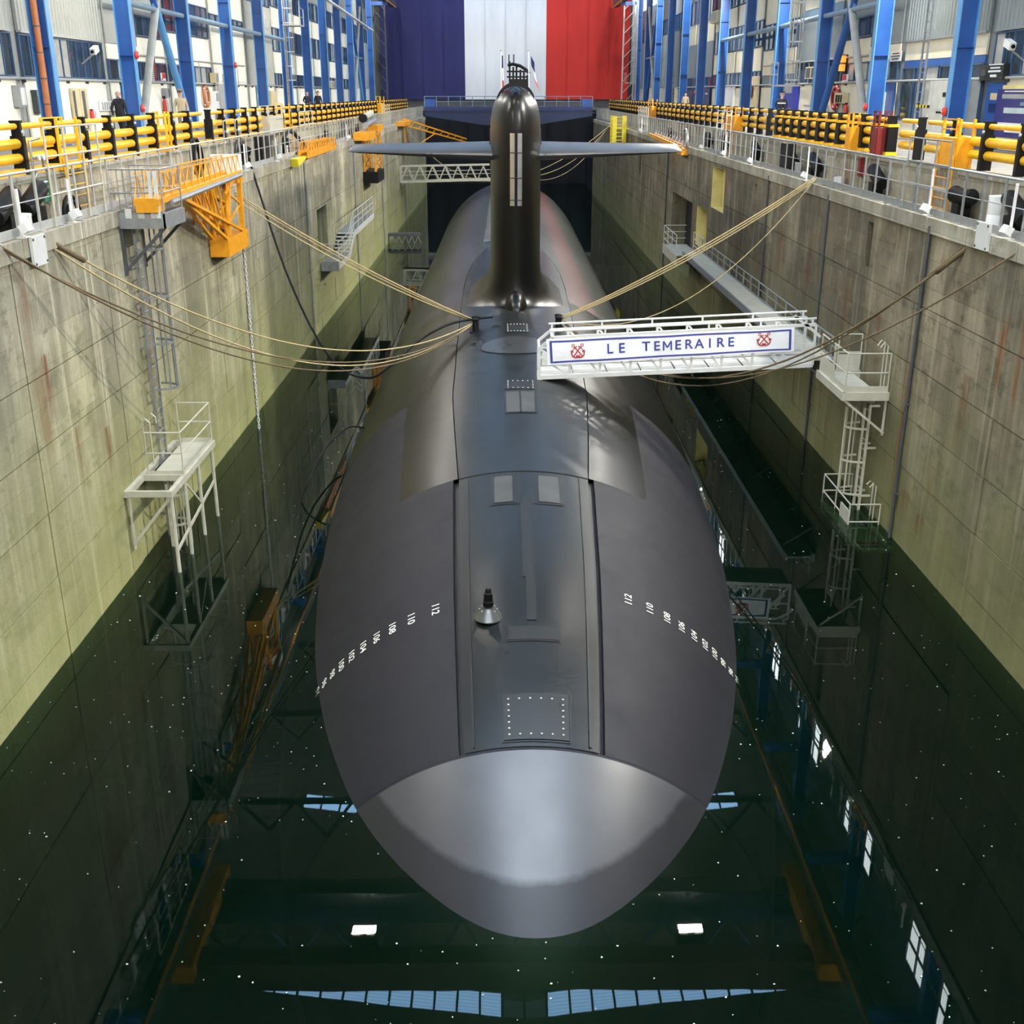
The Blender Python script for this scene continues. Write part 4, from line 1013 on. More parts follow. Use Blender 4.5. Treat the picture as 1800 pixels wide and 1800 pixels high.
o = MB().box(QXL+.01, QXL+.04, gs.y-.2, gs.y+.2, gs.z-.28, gs.z+.28).build('notice_board', simple('green_sign', (.02, .16, .09), .5)); tag(o, 'small green notice on the left quay face behind the railing', 'sign')
for k in range(3): MB().box(QXL+.04, QXL+.045, gs.y-.12, gs.y+.12-.05*k, gs.z+.14-.13*k, gs.z+.18-.13*k).build('text_line', M['white'], o)
for px, py, s, lab in ((68, 440, -1, 'cream plate fixed below the near left coping'), (1728, 415, 1, 'cream plate fixed below the near right coping')):
    X = XL+.11 if s < 0 else XR-.11; c = at_x(px, py, X)
    o = MB().box(X-.03, X+.03, c.y-.32, c.y+.32, c.z-.28, c.z+.28).build('wall_plate', M['galv_w']); tag(o, lab, 'plate')
    for a in (-.27, .27):
        for b_ in (-.23, .23): MB().lathe((X-s*.03, c.y+a, c.z+b_), [(.03, 0), (.02, .02)], 8, (-s, 0, 0)).build('bolt', M['dgrey'], o)
# valve manifolds on the left barrier
for px, py, lab in ((70, 300, 'steel pipe manifold with valves at the near left barrier'), (398, 240, 'steel pipe manifold with valves at the left barrier, near one of two'), (418, 236, 'steel pipe manifold with valves at the left barrier, far one of two')):
    c = at_x(px, py, QXL+.1); q = QZL; t = thing('valve_manifold', lab, 'pipework', (QXL+.1, c.y, q)); X = QXL+.1
    MB().path([(X, c.y-.4, q-.8), (X, c.y-.4, q-.1), (X, c.y-.2, q+.05), (X, c.y-.35, q+.15), (X, c.y-.35, q+.7), (X, c.y+.2, q+.75)], .03, 8).build('pipe', M['galv'], t, smooth=True)
    MB().path([(X, c.y+.5, q-.8), (X, c.y+.5, q), (X, c.y+.25, q+.12), (X, c.y+.25, q+.35), (X, c.y-.3, q+.35)], .03, 8).build('pipe', M['galv'], t, smooth=True)
    for dy in (-.1, .15): MB().lathe((X+.05, c.y+dy, q+.35), [(.07, 0), (.07, .03)], 10, (1, 0, 0)).build('valve', M['galv_w'], t)
# coils of cable and hose
def coil(c, r, n, rad, mat, label, ax='X', tilt=0, name='hose_coil'):
    t = thing(name, label, 'hose', c)
    for k in range(n):
        rr = r*(1-.07*(k % 4)); off = Vector((.05*(k % 3)-.05, .06*((k*7) % 5)/5, -.07*((k*3) % 4)/2))
        pts = [Vector(c)+off+Vector((tilt*math.cos(2*PI*i/28)*.2, rr*math.cos(2*PI*i/28), rr*math.sin(2*PI*i/28))) for i in range(28)]
        MB().path(pts, rad, 6, True).build('loop', mat, t, smooth='all')
coil(at_x(1205, 250, XR-.12), .72, 6, .035, M['galv'], 'coil of grey hose hung over the right dock wall')
coil(at_x(423, 278, XL-.35), .62, 3, .025, M['black'], 'tall loop of black cable standing on the left ledge', name='cable_loop')
coil(at_x(346, 275, XL-.35), .52, 6, .035, M['black'], 'thick bundle of black cable loops behind the yellow crane', name='cable_loop')
coil(at_x(130, 378, XL-.55), .42, 2, .05, M['black'], 'black hose loop on the left ledge under the yellow ladder', name='cable_loop')
h0, h1, h2 = at_x(500, 270, XL-.3), at_x(504, 232, XL-.4), at_x(536, 262, XL-.2)
tag(MB().path([h0, h0+Vector((0, .1, .6)), h1, h1+Vector((0, 1.2, .0)), h2+Vector((0, -.6, .35)), h2, h2+Vector((0, -2, -.3)), h0+Vector((0, .5, -.2))], .09, 8).build('black_hose', M['black'], smooth='all'), 'thick black hose looped up over the left ledge beside the folded crane', 'hose')
tag(MB().box(XR+.14, XR+.5, at_x(1372, 285, XR+.3).y-1.4, at_x(1372, 285, XR+.3).y-.3, CZR, CZR+1.05).build('rubber_sheet', M['black']), 'black rubber sheet standing behind the railing on the right ledge', 'sheet')
yb_ = at_x(466, 272, XL-.3).y; tag(MB().box(XL-.5, XL-.2, yb_-.9, yb_+.9, CZL, CZL+1.0).build('rubber_sheet', M['black']), 'black rubber sheet standing behind the railing on the left ledge', 'sheet')

# ------------------------------------------------------------------ access ladders, platforms, stairs
def ladder(t, X, y0, y1, z0, z1, mat, pitch=.28):
    for y in (y0, y1): MB().box(X-.035, X+.035, y-.022, y+.022, z0, z1).build('rail', mat, t)
    n = int((z1-z0)/pitch)
    for i in range(n): MB().tube((X, y0, z0+.12+i*pitch), (X, y1, z0+.12+i*pitch), .014, 6).build('rung', mat, t)
def cage(t, X, s, yc, z0, z1, mat, r=.36, pitch=1.15):
    def arc(z): return [Vector((X+s*(.02+r*1.5*math.sin(a)), yc-r*math.cos(a), z)) for a in lin(0, PI, 14)]
    z = z0
    while z <= z1:
        b = MB(); pts = arc(z)
        for p, q_ in zip(pts, pts[1:]): b.beam(p, q_, .012, .06)
        b.build('hoop', mat, t); z += pitch
    for a in lin(.08*PI, .92*PI, 4):
        x, y = X+s*(.02+r*1.5*math.sin(a)), yc-r*math.cos(a); MB().box(x-.02, x+.02, y-.008, y+.008, z0, z1).build('cage_bar', mat, t)
def railing_box(t, pts, z, h, mat, kick=.12, posts=True):
    for p, q_ in zip(pts, pts[1:]):
        for zz in (h, h*.52): MB().tube((p[0], p[1], z+zz), (q_[0], q_[1], z+zz), .021, 7).build('handrail', mat, t)
        MB().beam((p[0], p[1], z+kick/2), (q_[0], q_[1], z+kick/2), .012, kick).build('kick_plate', mat, t)
    if posts:
        for p in pts: MB().tube((p[0], p[1], z), (p[0], p[1], z+h), .021, 7).build('post', mat, t)
G, B_ = M['galv'], M['beige_st']
# left upper platform with caged ladder
t = thing('ladder_platform', 'grey steel platform hung on the left wall beside the yellow crane', 'platform', (XL, 27.4, 8.2))
MB().box(XL+.03, -8.0, 26.75, 28.35, 8.16, 8.24).build('deck', G, t)
MB().box(XL+.03, -7.98, 26.72, 26.78, 8.0, 8.34).build('edge_beam', G, t); MB().box(-8.03, -7.97, 26.72, 28.4, 8.0, 8.34).build('edge_beam', G, t)
for i in range(3): MB().box(-8.9+.3*i, -8.75+.3*i, 26.70, 26.72, 8.24, 8.46).build('kick_block', M['galv_w'], t)
railing_box(t, [(XL-.1, 26.78), (-8.02, 26.78), (-8.02, 28.35), (XL-.1, 28.35)], 8.24, 1.1, G)
for i in range(7): y = 26.78; x = XL+.1+.15*i; MB().tube((x, y, 8.24), (x, y, 9.34), .012, 6).build('bar', G, t)
for x in (-8.25, -8.12): MB().box(x-.04, x+.04, 26.68, 26.74, 8.24, 9.3).build('post', M['galv_w'], t)
MB().beam((-8.05, 26.8, 8.0), (XL+.05, 26.8, 7.0), .07).build('brace', M['dgrey'], t); MB().beam((-8.05, 28.3, 8.0), (XL+.05, 28.3, 7.0), .07).build('brace', M['dgrey'], t)
for y in (26.8, 28.3): MB().box(XL+.02, XL+.1, y-.04, y+.04, 6.9, 8.0).build('wall_strut', M['dgrey'], t)
t = thing('caged_ladder', 'tall grey caged ladder running down the left wall into the water', 'ladder', (XL+.2, 27.5, 0))
ladder(t, XL+.2, 27.25, 27.75, -1.2, 8.15, G); cage(t, XL+.22, 1, 27.5, 4.0, 8.0, G)
for z in (.6, 2.8, 5.0, 7.2):
    for y in (27.25, 27.75): MB().box(XL, XL+.2, y-.03, y+.03, z, z+.06).build('wall_bracket', G, t)
# left lower platform on stilts
t = thing('landing_platform', 'pale steel landing on stilts at the foot of the left ladder', 'platform', (XL, 26.5, 0))
MB().box(XL+.32, -8.0, 26.0, 28.9, 2.06, 2.10).build('deck', B_, t)
for y in (24.8, 26.0, 28.9): MB().box(XL+.03, -7.95, y-.04, y+.04, 1.98, 2.13).build('cross_beam', B_, t)
for x in (XL+.08, -8.0): MB().box(x-.057, x+.057, 24.75, 28.95, 1.97, 2.12).build('side_beam', B_, t)
for y in (24.85, 26.0, 27.3, 28.7): MB().tube((-8.0, y, -1.5), (-8.0, y, 2.0), .048, 8).build('stilt', B_, t)
MB().beam((-8.0, 24.85, .55), (-8.0, 28.7, 1.05), .03, .09).build('brace', B_, t); MB().beam((-8.0, 26.0, 1.95), (-8.0, 27.3, .9), .03, .05).build('brace', B_, t)
MB().beam((XL+.1, 24.85, .75), (-8.02, 24.85, 1.95), .07).build('brace', B_, t)
for dy in (0, .07): MB().tube((XL+.1, 24.85+dy, .6), (XL+.1, 24.85+dy, 2.0), .025, 7).build('wall_strut', B_, t)
railing_box(t, [(XL+.25, 26.04), (-8.0, 26.04), (-8.0, 28.86), (XL+.25, 28.86)], 2.1, 1.1, B_)
for y in (26.4, 26.9): MB().path([(XL+.12, y, 2.1), (XL+.12, y, 3.35), (XL+.2, y, 3.45), (XL+.3, y, 3.35), (XL+.3, y, 3.2)], .022, 7).build('grab_rail', B_, t)
t = thing('lower_ladder', 'short pale caged ladder dropping into the water under the left landing', 'ladder', (XL+.45, 26.6, 0))
ladder(t, XL+.5, 26.5, 26.95, -1.4, 1.98, B_); cage(t, XL+.5, 1, 26.72, -.2, 1.7, B_, .28, .8)
# left wall stair
t = thing('wall_stair', 'grey steel stair and walkway fixed along the left wall below a doorway', 'stairs', (XL, 60, 3))
x0, x1 = XL+.05, -8.2
MB().box(x0, x1, 55.3, 59.4, 3.0, 3.08).build('landing', G, t); MB().box(x0, x1, 55.26, 55.32, 2.75, 3.2).build('edge_beam', G, t)
for i in range(6): MB().box(x0, x1, 59.4+.34*i, 59.68+.34*i, 3.12+.15*i, 3.16+.15*i).build('tread', M['galv_w'], t)
MB().box(x0, x1, 61.4, 71.0, 3.86, 3.94).build('walkway', G, t)
MB().prism([(x1, 59.3, 2.85), (x1, 61.5, 3.7), (x1, 61.5, 3.95), (x1, 59.3, 3.1)], (.04, 0, 0)).build('stringer', M['galv_w'], t); MB().box(x1, x1+.04, 61.5, 71, 3.7, 4.0).build('stringer', M['galv_w'], t); MB().box(x1, x1+.04, 55.3, 59.3, 2.85, 3.1).build('stringer', M['galv_w'], t)
RP = [(55.4, 3.08), (57.4, 3.08), (59.3, 3.08), (61.5, 3.94), (63.5, 3.94), (65.5, 3.94), (67.5, 3.94), (69.3, 3.94), (70.9, 3.94)]
for y, z in RP: MB().tube((x1, y, z), (x1, y, z+1.05), .022, 6).build('post', M['galv_w'], t)
for h in (1.05, .7, .4):
    MB().path([(x1, y, z+h) for y, z in RP], .018, 6).build('handrail', M['galv_w'], t)
for i in range(26):
    y = 61.7+i*.36; MB().tube((x1, y, 3.94), (x1, y, 4.99), .008, 4).build('baluster', G, t)
MB().tube((x0, 55.35, 4.05), (x1, 55.35, 4.05), .02, 6).build('handrail', M['galv_w'], t)
# right platform with caged ladder
t = thing('gangway_platform', 'pale steel platform with railings where the gangway meets the right wall', 'platform', (XR, 29.6, 3.5))
MB().box(9.0, XR-.3, 28.45, 31.0, 3.44, 3.52).build('deck', B_, t)
for a in (28.45, 31.0): MB().box(8.96, XR-.03, a-.04, a+.04, 3.34, 3.56).build('edge_beam', B_, t)
MB().box(8.95, 9.03, 28.4, 31.05, 3.34, 3.56).build('edge_beam', B_, t)
railing_box(t, [(XR-.08, 28.48), (9.02, 28.48), (9.02, 29.6)], 3.52, 1.08, B_, .2); railing_box(t, [(9.02, 29.7), (9.02, 30.95)], 3.52, 1.08, B_, .5); railing_box(t, [(9.5, 30.98), (XR-.08, 30.98)], 3.52, 1.08, B_, .5)
MB().beam((9.0, 28.5, 3.36), (XR-.04, 28.5, 2.42), .06).build('brace', B_, t); MB().beam((9.0, 30.9, 3.36), (XR-.04, 30.9, 2.42), .06).build('brace', B_, t)
for dy in (0, .08): MB().tube((XR-.06, 28.5+dy, 2.35), (XR-.06, 28.5+dy, 3.4), .024, 7).build('wall_strut', B_, t)
for y in (28.75, 29.0): MB().path([(XR-.1, y, 3.52), (XR-.1, y, 4.75), (XR-.2, y, 4.85), (XR-.3, y, 4.7)], .022, 7).build('grab_rail', B_, t)
t = thing('caged_ladder', 'pale caged ladder below the gangway platform on the right wall', 'ladder', (XR-.25, 29.3, 0))
ladder(t, XR-.28, 29.05, 29.5, -.9, 3.42, B_); cage(t, XR-.3, -1, 29.28, .5, 3.0, B_, .36, .95)
for z in (.4, 1.8, 3.0):
    for y in (29.05, 29.5): MB().box(XR-.28, XR, y-.03, y+.03, z, z+.05).build('wall_bracket', B_, t)
t = thing('flooded_landing', 'small railed steel landing half under water at the right wall', 'platform', (XR, 29, 0))
MB().box(9.3, XR-.03, 26.7, 26.78, -.32, -.22).build('edge_beam', B_, t)
for x in (9.33, XR-.06): MB().box(x-.04, x+.04, 26.7, 30.5, -.32, -.22).build('edge_beam', B_, t)
MB().box(9.3, XR-.03, 27.85, 30.5, -.5, -.46).build('deck', B_, t)
railing_box(t, [(XR-.08, 27.9), (9.33, 27.9), (9.33, 29.2), (9.33, 30.45), (XR-.08, 30.45)], -.46, 1.05, B_, .0001)
MB().box(9.31, 9.35, 27.95, 28.7, -.1, .38).build('plate', B_, t)
for y in (28.35, 28.6): MB().path([(XR-.1, y, -.4), (XR-.1, y, .95), (XR-.2, y, 1.02), (XR-.28, y, .92)], .02, 7).build('grab_rail', B_, t)
# walkway along the right wall
t = thing('wall_walkway', 'long pale steel walkway fixed along the right wall behind the gangway', 'walkway', (XR, 46, 3.3))
for i in range(8): MB().box(9.2, 10.08, 33.4+3.05*i, 33.4+3.05*i+3.03, 3.28, 3.34).build('deck_plate', B_, t)
MB().box(9.16, 9.22, 33.2, 58.0, 3.1, 3.36).build('edge_beam', G, t); MB().box(10.06, 10.14, 33.2, 58.0, 3.1, 3.4).build('edge_beam', G, t)
for i in range(17): y = 33.6+1.5*i; MB().box(10.07, 10.12, y-.03, y+.03, 3.36, 3.97).build('post', G, t)
MB().tube((10.1, 33.3, 3.97), (10.1, 57.9, 3.97), .028, 7).build('handrail', G, t); MB().tube((10.1, 33.3, 3.7), (10.1, 57.9, 3.7), .018, 6).build('handrail', G, t)
for i in range(12): y = 34+2.1*i; MB().beam((9.25, y, 3.1), (XR-.02, y, 2.5), .05).build('bracket', G, t)
MB().box(8.9, XR-.05, 58.0, 63.2, 2.95, 3.05).build('end_landing', B_, t); MB().box(8.86, 8.92, 58.0, 63.2, 2.6, 3.1).build('edge_beam', B_, t)
MB()._add([(8.9,56.6,3.34),(9.95,56.6,3.34),(9.95,58.3,3.1),(8.9,58.3,3.1),(8.9,56.6,3.28),(9.95,56.6,3.28),(9.95,58.3,3.04),(8.9,58.3,3.04)], [(0,1,2,3),(7,6,5,4),(0,4,5,1),(1,5,6,2),(2,6,7,3),(3,7,4,0)]).build('ramp', B_, t)
for y in (58.4, 60, 61.6, 63.1): MB().tube((8.9, y, 3.05), (8.9, y, 4.1), .025, 6).build('post', M['galv_w'], t)
for y in (58.4, 60): MB().tube((10.05, y, 3.05), (10.05, y, 4.1), .025, 6).build('post', M['galv_w'], t)
for z in (4.1, 3.75, 3.4): MB().tube((8.9, 58.4, z), (8.9, 63.1, z), .02, 6).build('handrail', M['galv_w'], t); MB().tube((8.9, 63.1, z), (XR-.1, 63.1, z), .02, 6).build('handrail', M['galv_w'], t); MB().tube((10.05, 57.0, z), (10.05, 60, z), .02, 6).build('handrail', M['galv_w'], t)

# ------------------------------------------------------------------ gangway with name banner
W_ = M['galv_w']
t = thing('gangway', 'white lattice gangway from the right platform to the submarine deck', 'gangway', (5, 32.2, 3.4))
xa, xb = 1.0, 9.0
def gz(x): return 3.18 + (x-xa)*.045
def gt_(x): return 4.36 + (x-xa)*.046
for yy in (31.7, 32.8):
    MB().beam((xa, yy, gz(xa)), (xb, yy, gz(xb)), .09, .12).build('bottom_chord', W_, t)
    MB().beam((xa+.35, yy, gt_(xa)), (xb, yy, gt_(xb)), .08, .08).build('top_chord', W_, t)
    n = 9
    for i in range(n+1):
        x = xa + (xb-xa)*i/n
        if i: MB().beam((x, yy, gz(x)), (x, yy, gt_(x)), .07, .06).build('upright', W_, t)
        if i < n: x2 = xa + (xb-xa)*(i+1)/n; MB().beam((x, yy, gt_(x)-.55 if i == 0 else gt_(x)), (x2, yy, gz(x2)), .05, .06).build('diagonal', W_, t)
    MB().beam((xa, yy, gz(xa)-.08), (xa, yy, gt_(xa)-.32), .08).build('end_post', W_, t); MB().beam((xa, yy, gt_(xa)-.32), (xa+.38, yy, gt_(xa)), .08).build('end_post', W_, t)
    MB().tube((xa+.3, yy+.03, gt_(xa)+.18), (xb, yy+.03, gt_(xb)+.18), .03, 8).build('handrail', W_, t)
    for i in range(6): x = xa+.4+(xb-xa-.5)*i/5; MB().beam((x, yy+.03, gt_(x)), (x, yy+.03, gt_(x)+.18), .05).build('rail_bracket', W_, t)
    MB().beam((xa+.1, yy, (gz(xa)+gt_(xa))/2+.05), (xb, yy, (gz(xb)+gt_(xb))/2+.05), .03, .05).build('middle_rail', W_, t)
for i in range(8): x = xa+(xb-xa)*i/8; MB().box(x+.01, x+(xb-xa)/8-.01, 31.72, 32.78, gz(x)+.04, gz(x)+.07).build('deck_plate', M['galv_w'], t)
MB().prism([(xa+.1, 32.76, gz(xa)+.1), (xb, 32.76, gz(xb)+.1), (xb, 32.76, gz(xb)+.5), (xa+.1, 32.76, gz(xa)+.5)], (0, .02, 0)).build('side_panel', M['galv_w'], t)
MB().tube((xa, 31.65, gz(xa)-.08), (xa, 32.85, gz(xa)-.08), .07, 10).build('roller', W_, t)
MB().beam((xa, 31.7, gt_(xa)-.32), (xa, 32.8, gt_(xa)-.32), .06).build('end_bar', W_, t)
MB().beam((xa+.36, 31.7, gt_(xa)), (xa+.36, 32.8, gt_(xa)), .06).build('end_bar', W_, t)
for yy in (31.7, 32.8): MB().beam((xb-.35, yy, gt_(xb)+.05), (xb+.15, yy, gt_(xb)-.35), .08).build('end_strut', W_, t)
# banner
BTL, BTR, BBL, BBR = Vector((1.19, 31.62, 4.33)), Vector((8.36, 31.62, 4.66)), Vector((1.24, 31.62, 3.56)), Vector((8.40, 31.62, 3.97))
def BP(u, v, d=0.0):
    p = BTL.lerp(BTR, u).lerp(BBL.lerp(BBR, u), v)
    return p + Vector((0, -.012*math.sin(u*23)*math.sin(v*3+u*9) - d, .012*math.sin(u*17)*(v-.5)))
t = thing('name_banner', 'long white banner with blue border reading LE TEMERAIRE hung on the gangway', 'banner', tuple(BBL))
rows = [[BP(u, v) for u in lin(0, 1, 60)] for v in lin(0, 1, 8)]
b = MB().grid(rows); b.grid([[p+Vector((0, .012, 0)) for p in reversed(r)] for r in rows]); b.build('cloth', simple('banner_cloth', (.86, .86, .88), .7, var=.03), t, smooth='all')
bm_ = simple('banner_blue_print', (.05, .06, .30), .6)
def strip(u0, u1, v0, v1, nu, nv): return [[BP(u, v, .008) for u in lin(u0, u1, nu)] for v in lin(v0, v1, nv)]
b = MB(); b.grid(strip(.012, .988, .07, .135, 60, 2)); b.grid(strip(.012, .988, .865, .93, 60, 2)); b.grid(strip(.012, .0215, .07, .93, 2, 8)); b.grid(strip(.9785, .988, .07, .93, 2, 8)); b.build('border', bm_, t)
def letters(txt, u0, u1, v, hh, name='lettering'):
    for i, ch in enumerate(txt):
        if ch == ' ': continue
        u = u0 + (u1-u0)*i/(len(txt)-1)
        if ch == 'M':      # drawn from four strokes
            w, h2, k = hh*.40, hh*.5, hh*.075; q4 = []
            for (xa_, ya_), (xb_, yb__) in (((-w, -h2), (-w, h2)), ((-w, h2), (0, -h2*.35)), ((0, -h2*.35), (w, h2)), ((w, h2), (w, -h2))):
                dx, dy = xb_-xa_, yb__-ya_; l = math.hypot(dx, dy); nx, ny = -dy/l*k, dx/l*k
                q4.append([(xa_+nx, ya_+ny), (xb_+nx, yb__+ny), (xb_-nx, yb__-ny), (xa_-nx, ya_-ny)])
            b = MB()
            for kk, q_ in enumerate(q4): b._add([BP(u + x/7.2, v - y/.74, .010+.0006*kk) for x, y in q_], [(0, 1, 2, 3)])
            b.build(name, bm_, t)['label'] = 'blue letter M'; continue
        me = text_mesh(ch, hh*1.42, bold=.005)
        for q_ in me.vertices:
            q_.co = BP(u + q_.co.x/7.2, v - q_.co.y/.74, .01) - origin(t)
        me.materials.append(bm_); o = bpy.data.objects.new(name, me); COL.objects.link(o); o.parent = t; o['label'] = 'blue letter ' + ch
letters('LE', .255, .303, .50, .28); letters('TEMERAIRE', .402, .745, .485, .28)
rm_ = simple('banner_red_print', (.42, .03, .04), .6)
def anchor(u, v, sz):
    def Q(x, y): return BP(u + x*sz/7.2, v - y*sz/.74, .011)
    b = MB()
    for sg in (-1, 1):
        ca, sa = math.cos(.68*sg), math.sin(.68*sg)
        def Rr(x, y): return Q(x*ca - y*sa, x*sa + y*ca)
        def seg(pts, w):
            for (x0, y0), (x1, y1) in zip(pts, pts[1:]):
                dx, dy = x1-x0, y1-y0; l = math.hypot(dx, dy); nx, ny = -dy/l*w, dx/l*w
                b._add([Rr(x0+nx, y0+ny), Rr(x1+nx, y1+ny), Rr(x1-nx, y1-ny), Rr(x0-nx, y0-ny)], [(0, 1, 2, 3)])
        seg([(0, -.9), (0, .72)], .07); seg([(-.3, .5), (.3, .5)], .06)
        seg([(.16*math.cos(a), .86+.16*math.sin(a)) for a in lin(0, 2*PI, 12)], .045)
        seg([(.55*math.cos(a), -.35+.55*math.sin(a)) for a in lin(PI*1.08, PI*1.92, 12)], .08)
        for k in (-1, 1): seg([(k*.66, -.62), (k*.52, -.30), (k*.36, -.55)], .06)
    b.build('anchor_emblem', rm_, t)
anchor(.125, .5, .24); anchor(.878, .42, .24)
# far gangway on the left
t = thing('far_gangway', 'grey lattice gangway reaching the submarine from the left behind the fin', 'gangway', (-5, 100, 4))
for yy in (99.6, 100.8):
    MB().beam((XL+.1, yy, 3.75), (-.2, yy, 4.0), .12, .16).build('bottom_chord', B_, t); MB().beam((XL+.1, yy, 5.05), (-.2, yy, 5.2), .10).build('top_chord', B_, t)
    for i in range(8):
        x = XL+.1+1.1*i; MB().beam((x, yy, 3.8), (x+.55, yy, 5.05), .07).build('diagonal', B_, t); MB().beam((x+.55, yy, 5.05), (x+1.1, yy, 3.85), .07).build('diagonal', B_, t)
    MB().beam((XL+.1, yy, 3.75), (XL+.1, yy, 5.05), .1).build('end_post', B_, t)
MB().box(XL+.1, -.2, 99.65, 100.75, 3.8, 3.85).build('deck', B_, t)
for z in (4.3, 4.6): MB().tube((XL+.1, 99.7, z), (-.2, 99.7, z+.2), .03, 6).build('handrail', B_, t)
# low stub bridge at the far left water level
t = thing('low_bridge', 'small dark lattice bridge low over the water at the far left', 'bridge', (XL, 92, 0))
MB().box(XL, -6.6, 88.0, 88.8, .55, .75).build('deck', M['dgrey'], t)
for i in range(5): x = XL+.1+.5*i; MB().beam((x, 88, .0), (x+.25, 88, .55), .05).build('lattice', G, t); MB().beam((x+.25, 88, .55), (x+.5, 88, .0), .05).build('lattice', G, t)

# ------------------------------------------------------------------ yellow dockside cranes
Y_ = M['ysteel']
t = thing('folded_crane', 'big yellow lattice davit crane folded along the left wall beside the platform', 'crane', (XL, 32, 8))
A0, A1 = Vector((-8.35, 26.6, 8.62)), Vector((-8.75, 37.1, 8.62))
def bp(f, dx, dz): return A0.lerp(A1, f) + Vector((dx, 0, dz))
for dx in (-.25, .25):
    MB().beam(bp(0, dx, 0), bp(1, dx, 0), .09, .13).build('boom_chord', Y_, t)
    MB().beam(bp(.02, dx, .62), bp(.98, dx, .52), .03).build('boom_rail', Y_, t)
    for i in range(14):
        f = i/14; MB().beam(bp(f, dx, .05), bp(f+1/28, dx, .57), .022).build('boom_lattice', Y_, t); MB().beam(bp(f+1/28, dx, .57), bp(f+1/14, dx, .05), .022).build('boom_lattice', Y_, t)
MB().tube(bp(.1, .32, -.1), bp(.97, .32, -.06), .07, 10).build('ram', M['galv'], t, smooth=True)
MB().box(-8.6, -8.1, 26.6, 27.2, 8.38, 8.70).build('winch_box', Y_, t)
MB().box(XL-.3, -8.5, 36.9, 37.4, 8.5, 9.15).build('pivot', M['white'], t)
MB().box(-9.08, -8.5, 34.7, 37.5, 6.25, 6.8).build('foot_box', Y_, t)
for x in (-9.02, -8.55):
    MB().beam((x, 34.9, 6.75), bp(.28, 0, -.05), .09).build('strut', Y_, t); MB().beam((x, 37.2, 6.75), bp(.22, 0, 0)+Vector((.1, 0, 0)), .08).build('strut', Y_, t)
    MB().beam((x, 36.9, 6.7), (x, 37.0, 8.6), .14).build('mast_leg', Y_, t); MB().beam((x, 35.0, 6.7), (x, 35.6, 8.6), .12).build('mast_leg', Y_, t)
    zz = [6.8, 7.2, 7.65, 8.1, 8.55]
    for i in range(4): MB().beam((x, 35.05 if i % 2 else 36.9, zz[i]), (x, 36.9 if i % 2 else 35.4, zz[i+1]), .05).build('mast_lattice', Y_, t)
    for i, f in enumerate((.36, .46, .56, .66)):
        MB().beam(bp(f, 0, -.05), Vector((x, 31.9+1.0*i, 7.75-.32*i)), .05).build('hanger', Y_, t); MB().beam(bp(f+.1, 0, -.05), Vector((x, 31.9+1.0*i, 7.75-.32*i)), .05).build('hanger', Y_, t)
MB().box(-9.05, -8.5, 36.6, 37.4, 8.3, 8.6).build('slew_plate', Y_, t)
t = thing('folded_jib', 'orange lattice jib lying folded on the left wall beyond the black hose', 'crane', (XL, 55, 8.4))
for dx in (-.2, .2):
    MB().beam((-8.85+dx, 51.0, 8.45), (-8.95+dx, 60.0, 8.45), .1, .3).build('chord', M['ysteel'], t); MB().beam((-8.85+dx, 51.2, 8.95), (-8.95+dx, 59.8, 8.85), .04).build('top_rail', M['ysteel'], t)
    for i in range(12): y = 51.2+.72*i; MB().beam((-8.88+dx, y, 8.5), (-8.88+dx, y+.36, 8.9), .035).build('lattice', M['ysteel'], t); MB().beam((-8.88+dx, y+.36, 8.9), (-8.88+dx, y+.72, 8.5), .035).build('lattice', M['ysteel'], t)
MB().prism([(-9.04, 48.8, 8.38), (-9.04, 51.6, 8.38), (-9.04, 49.0, 8.05)], (.3, 0, 0)).build('gusset', M['lemon'], t)
t = thing('hanging_crane', 'orange crane with lattice leg and black counterweight hung on the far left wall', 'crane', (XL, 76, 8))
for x in (-9.0, -8.3):
    for y in (74.2, 77.6): MB().beam((x, y, 6.2), (x, y+.3*(1 if y < 75 else -1), 8.75), .12).build('leg_chord', Y_, t)
    for i in range(4): z = 6.3+.6*i; MB().beam((x, 74.3, z), (x, 77.5, z+.6), .06).build('leg_lattice', Y_, t); MB().beam((x, 77.5, z), (x, 74.3, z+.6), .06).build('leg_lattice', Y_, t)
for y in (74.2, 77.6):
    for i in range(4): z = 6.3+.6*i; MB().beam((-9.0, y, z), (-8.3, y, z+.6), .05).build('leg_lattice', Y_, t)
MB().box(XL+.02, -8.15, 73.9, 77.9, 5.55, 6.25).build('counterweight', M['black'], t)
MB().box(-9.1, -8.2, 70.0, 74.0, 8.3, 8.75).build('arm', Y_, t); MB().tube((-8.6, 72, 9.1), (-8.9, 80, 9.25), .18, 12).build('cylinder', M['galv'], t, smooth=True); MB().tube((-8.9, 74, 9.55), (-9.1, 80, 9.7), .2, 12).build('pipe', M['beige_st'], t, smooth=True)
MB().tube((-8.9, 73.4, 9.5), (-8.9, 73.9, 9.5), .26, 12).build('pulley', M['black'], t)
MB().box(-9.0, -8.3, 76.5, 80, 8.6, 9.0).build('arm', Y_, t)
t = thing('outreaching_crane', 'orange crane at the far left with its boom swung out over the water', 'crane', (XL, 104, 8))
tip = at_y(820, 250, 112)
for dz in (0, .5): MB().beam((-9.0, 103.6, 8.35+dz), tip+Vector((0, 0, dz*.6)), .12).build('boom_chord', Y_, t)
for i in range(9):
    a = Vector((-9.0, 103.6, 8.35)).lerp(tip, i/9); c = Vector((-9.0, 103.6, 8.85)).lerp(tip+Vector((0, 0, .3)), (i+.5)/9); MB().beam(a, c, .05).build('boom_lattice', Y_, t)
MB().box(-9.2, -8.4, 98.5, 104.5, 8.35, 8.7).build('base', Y_, t)
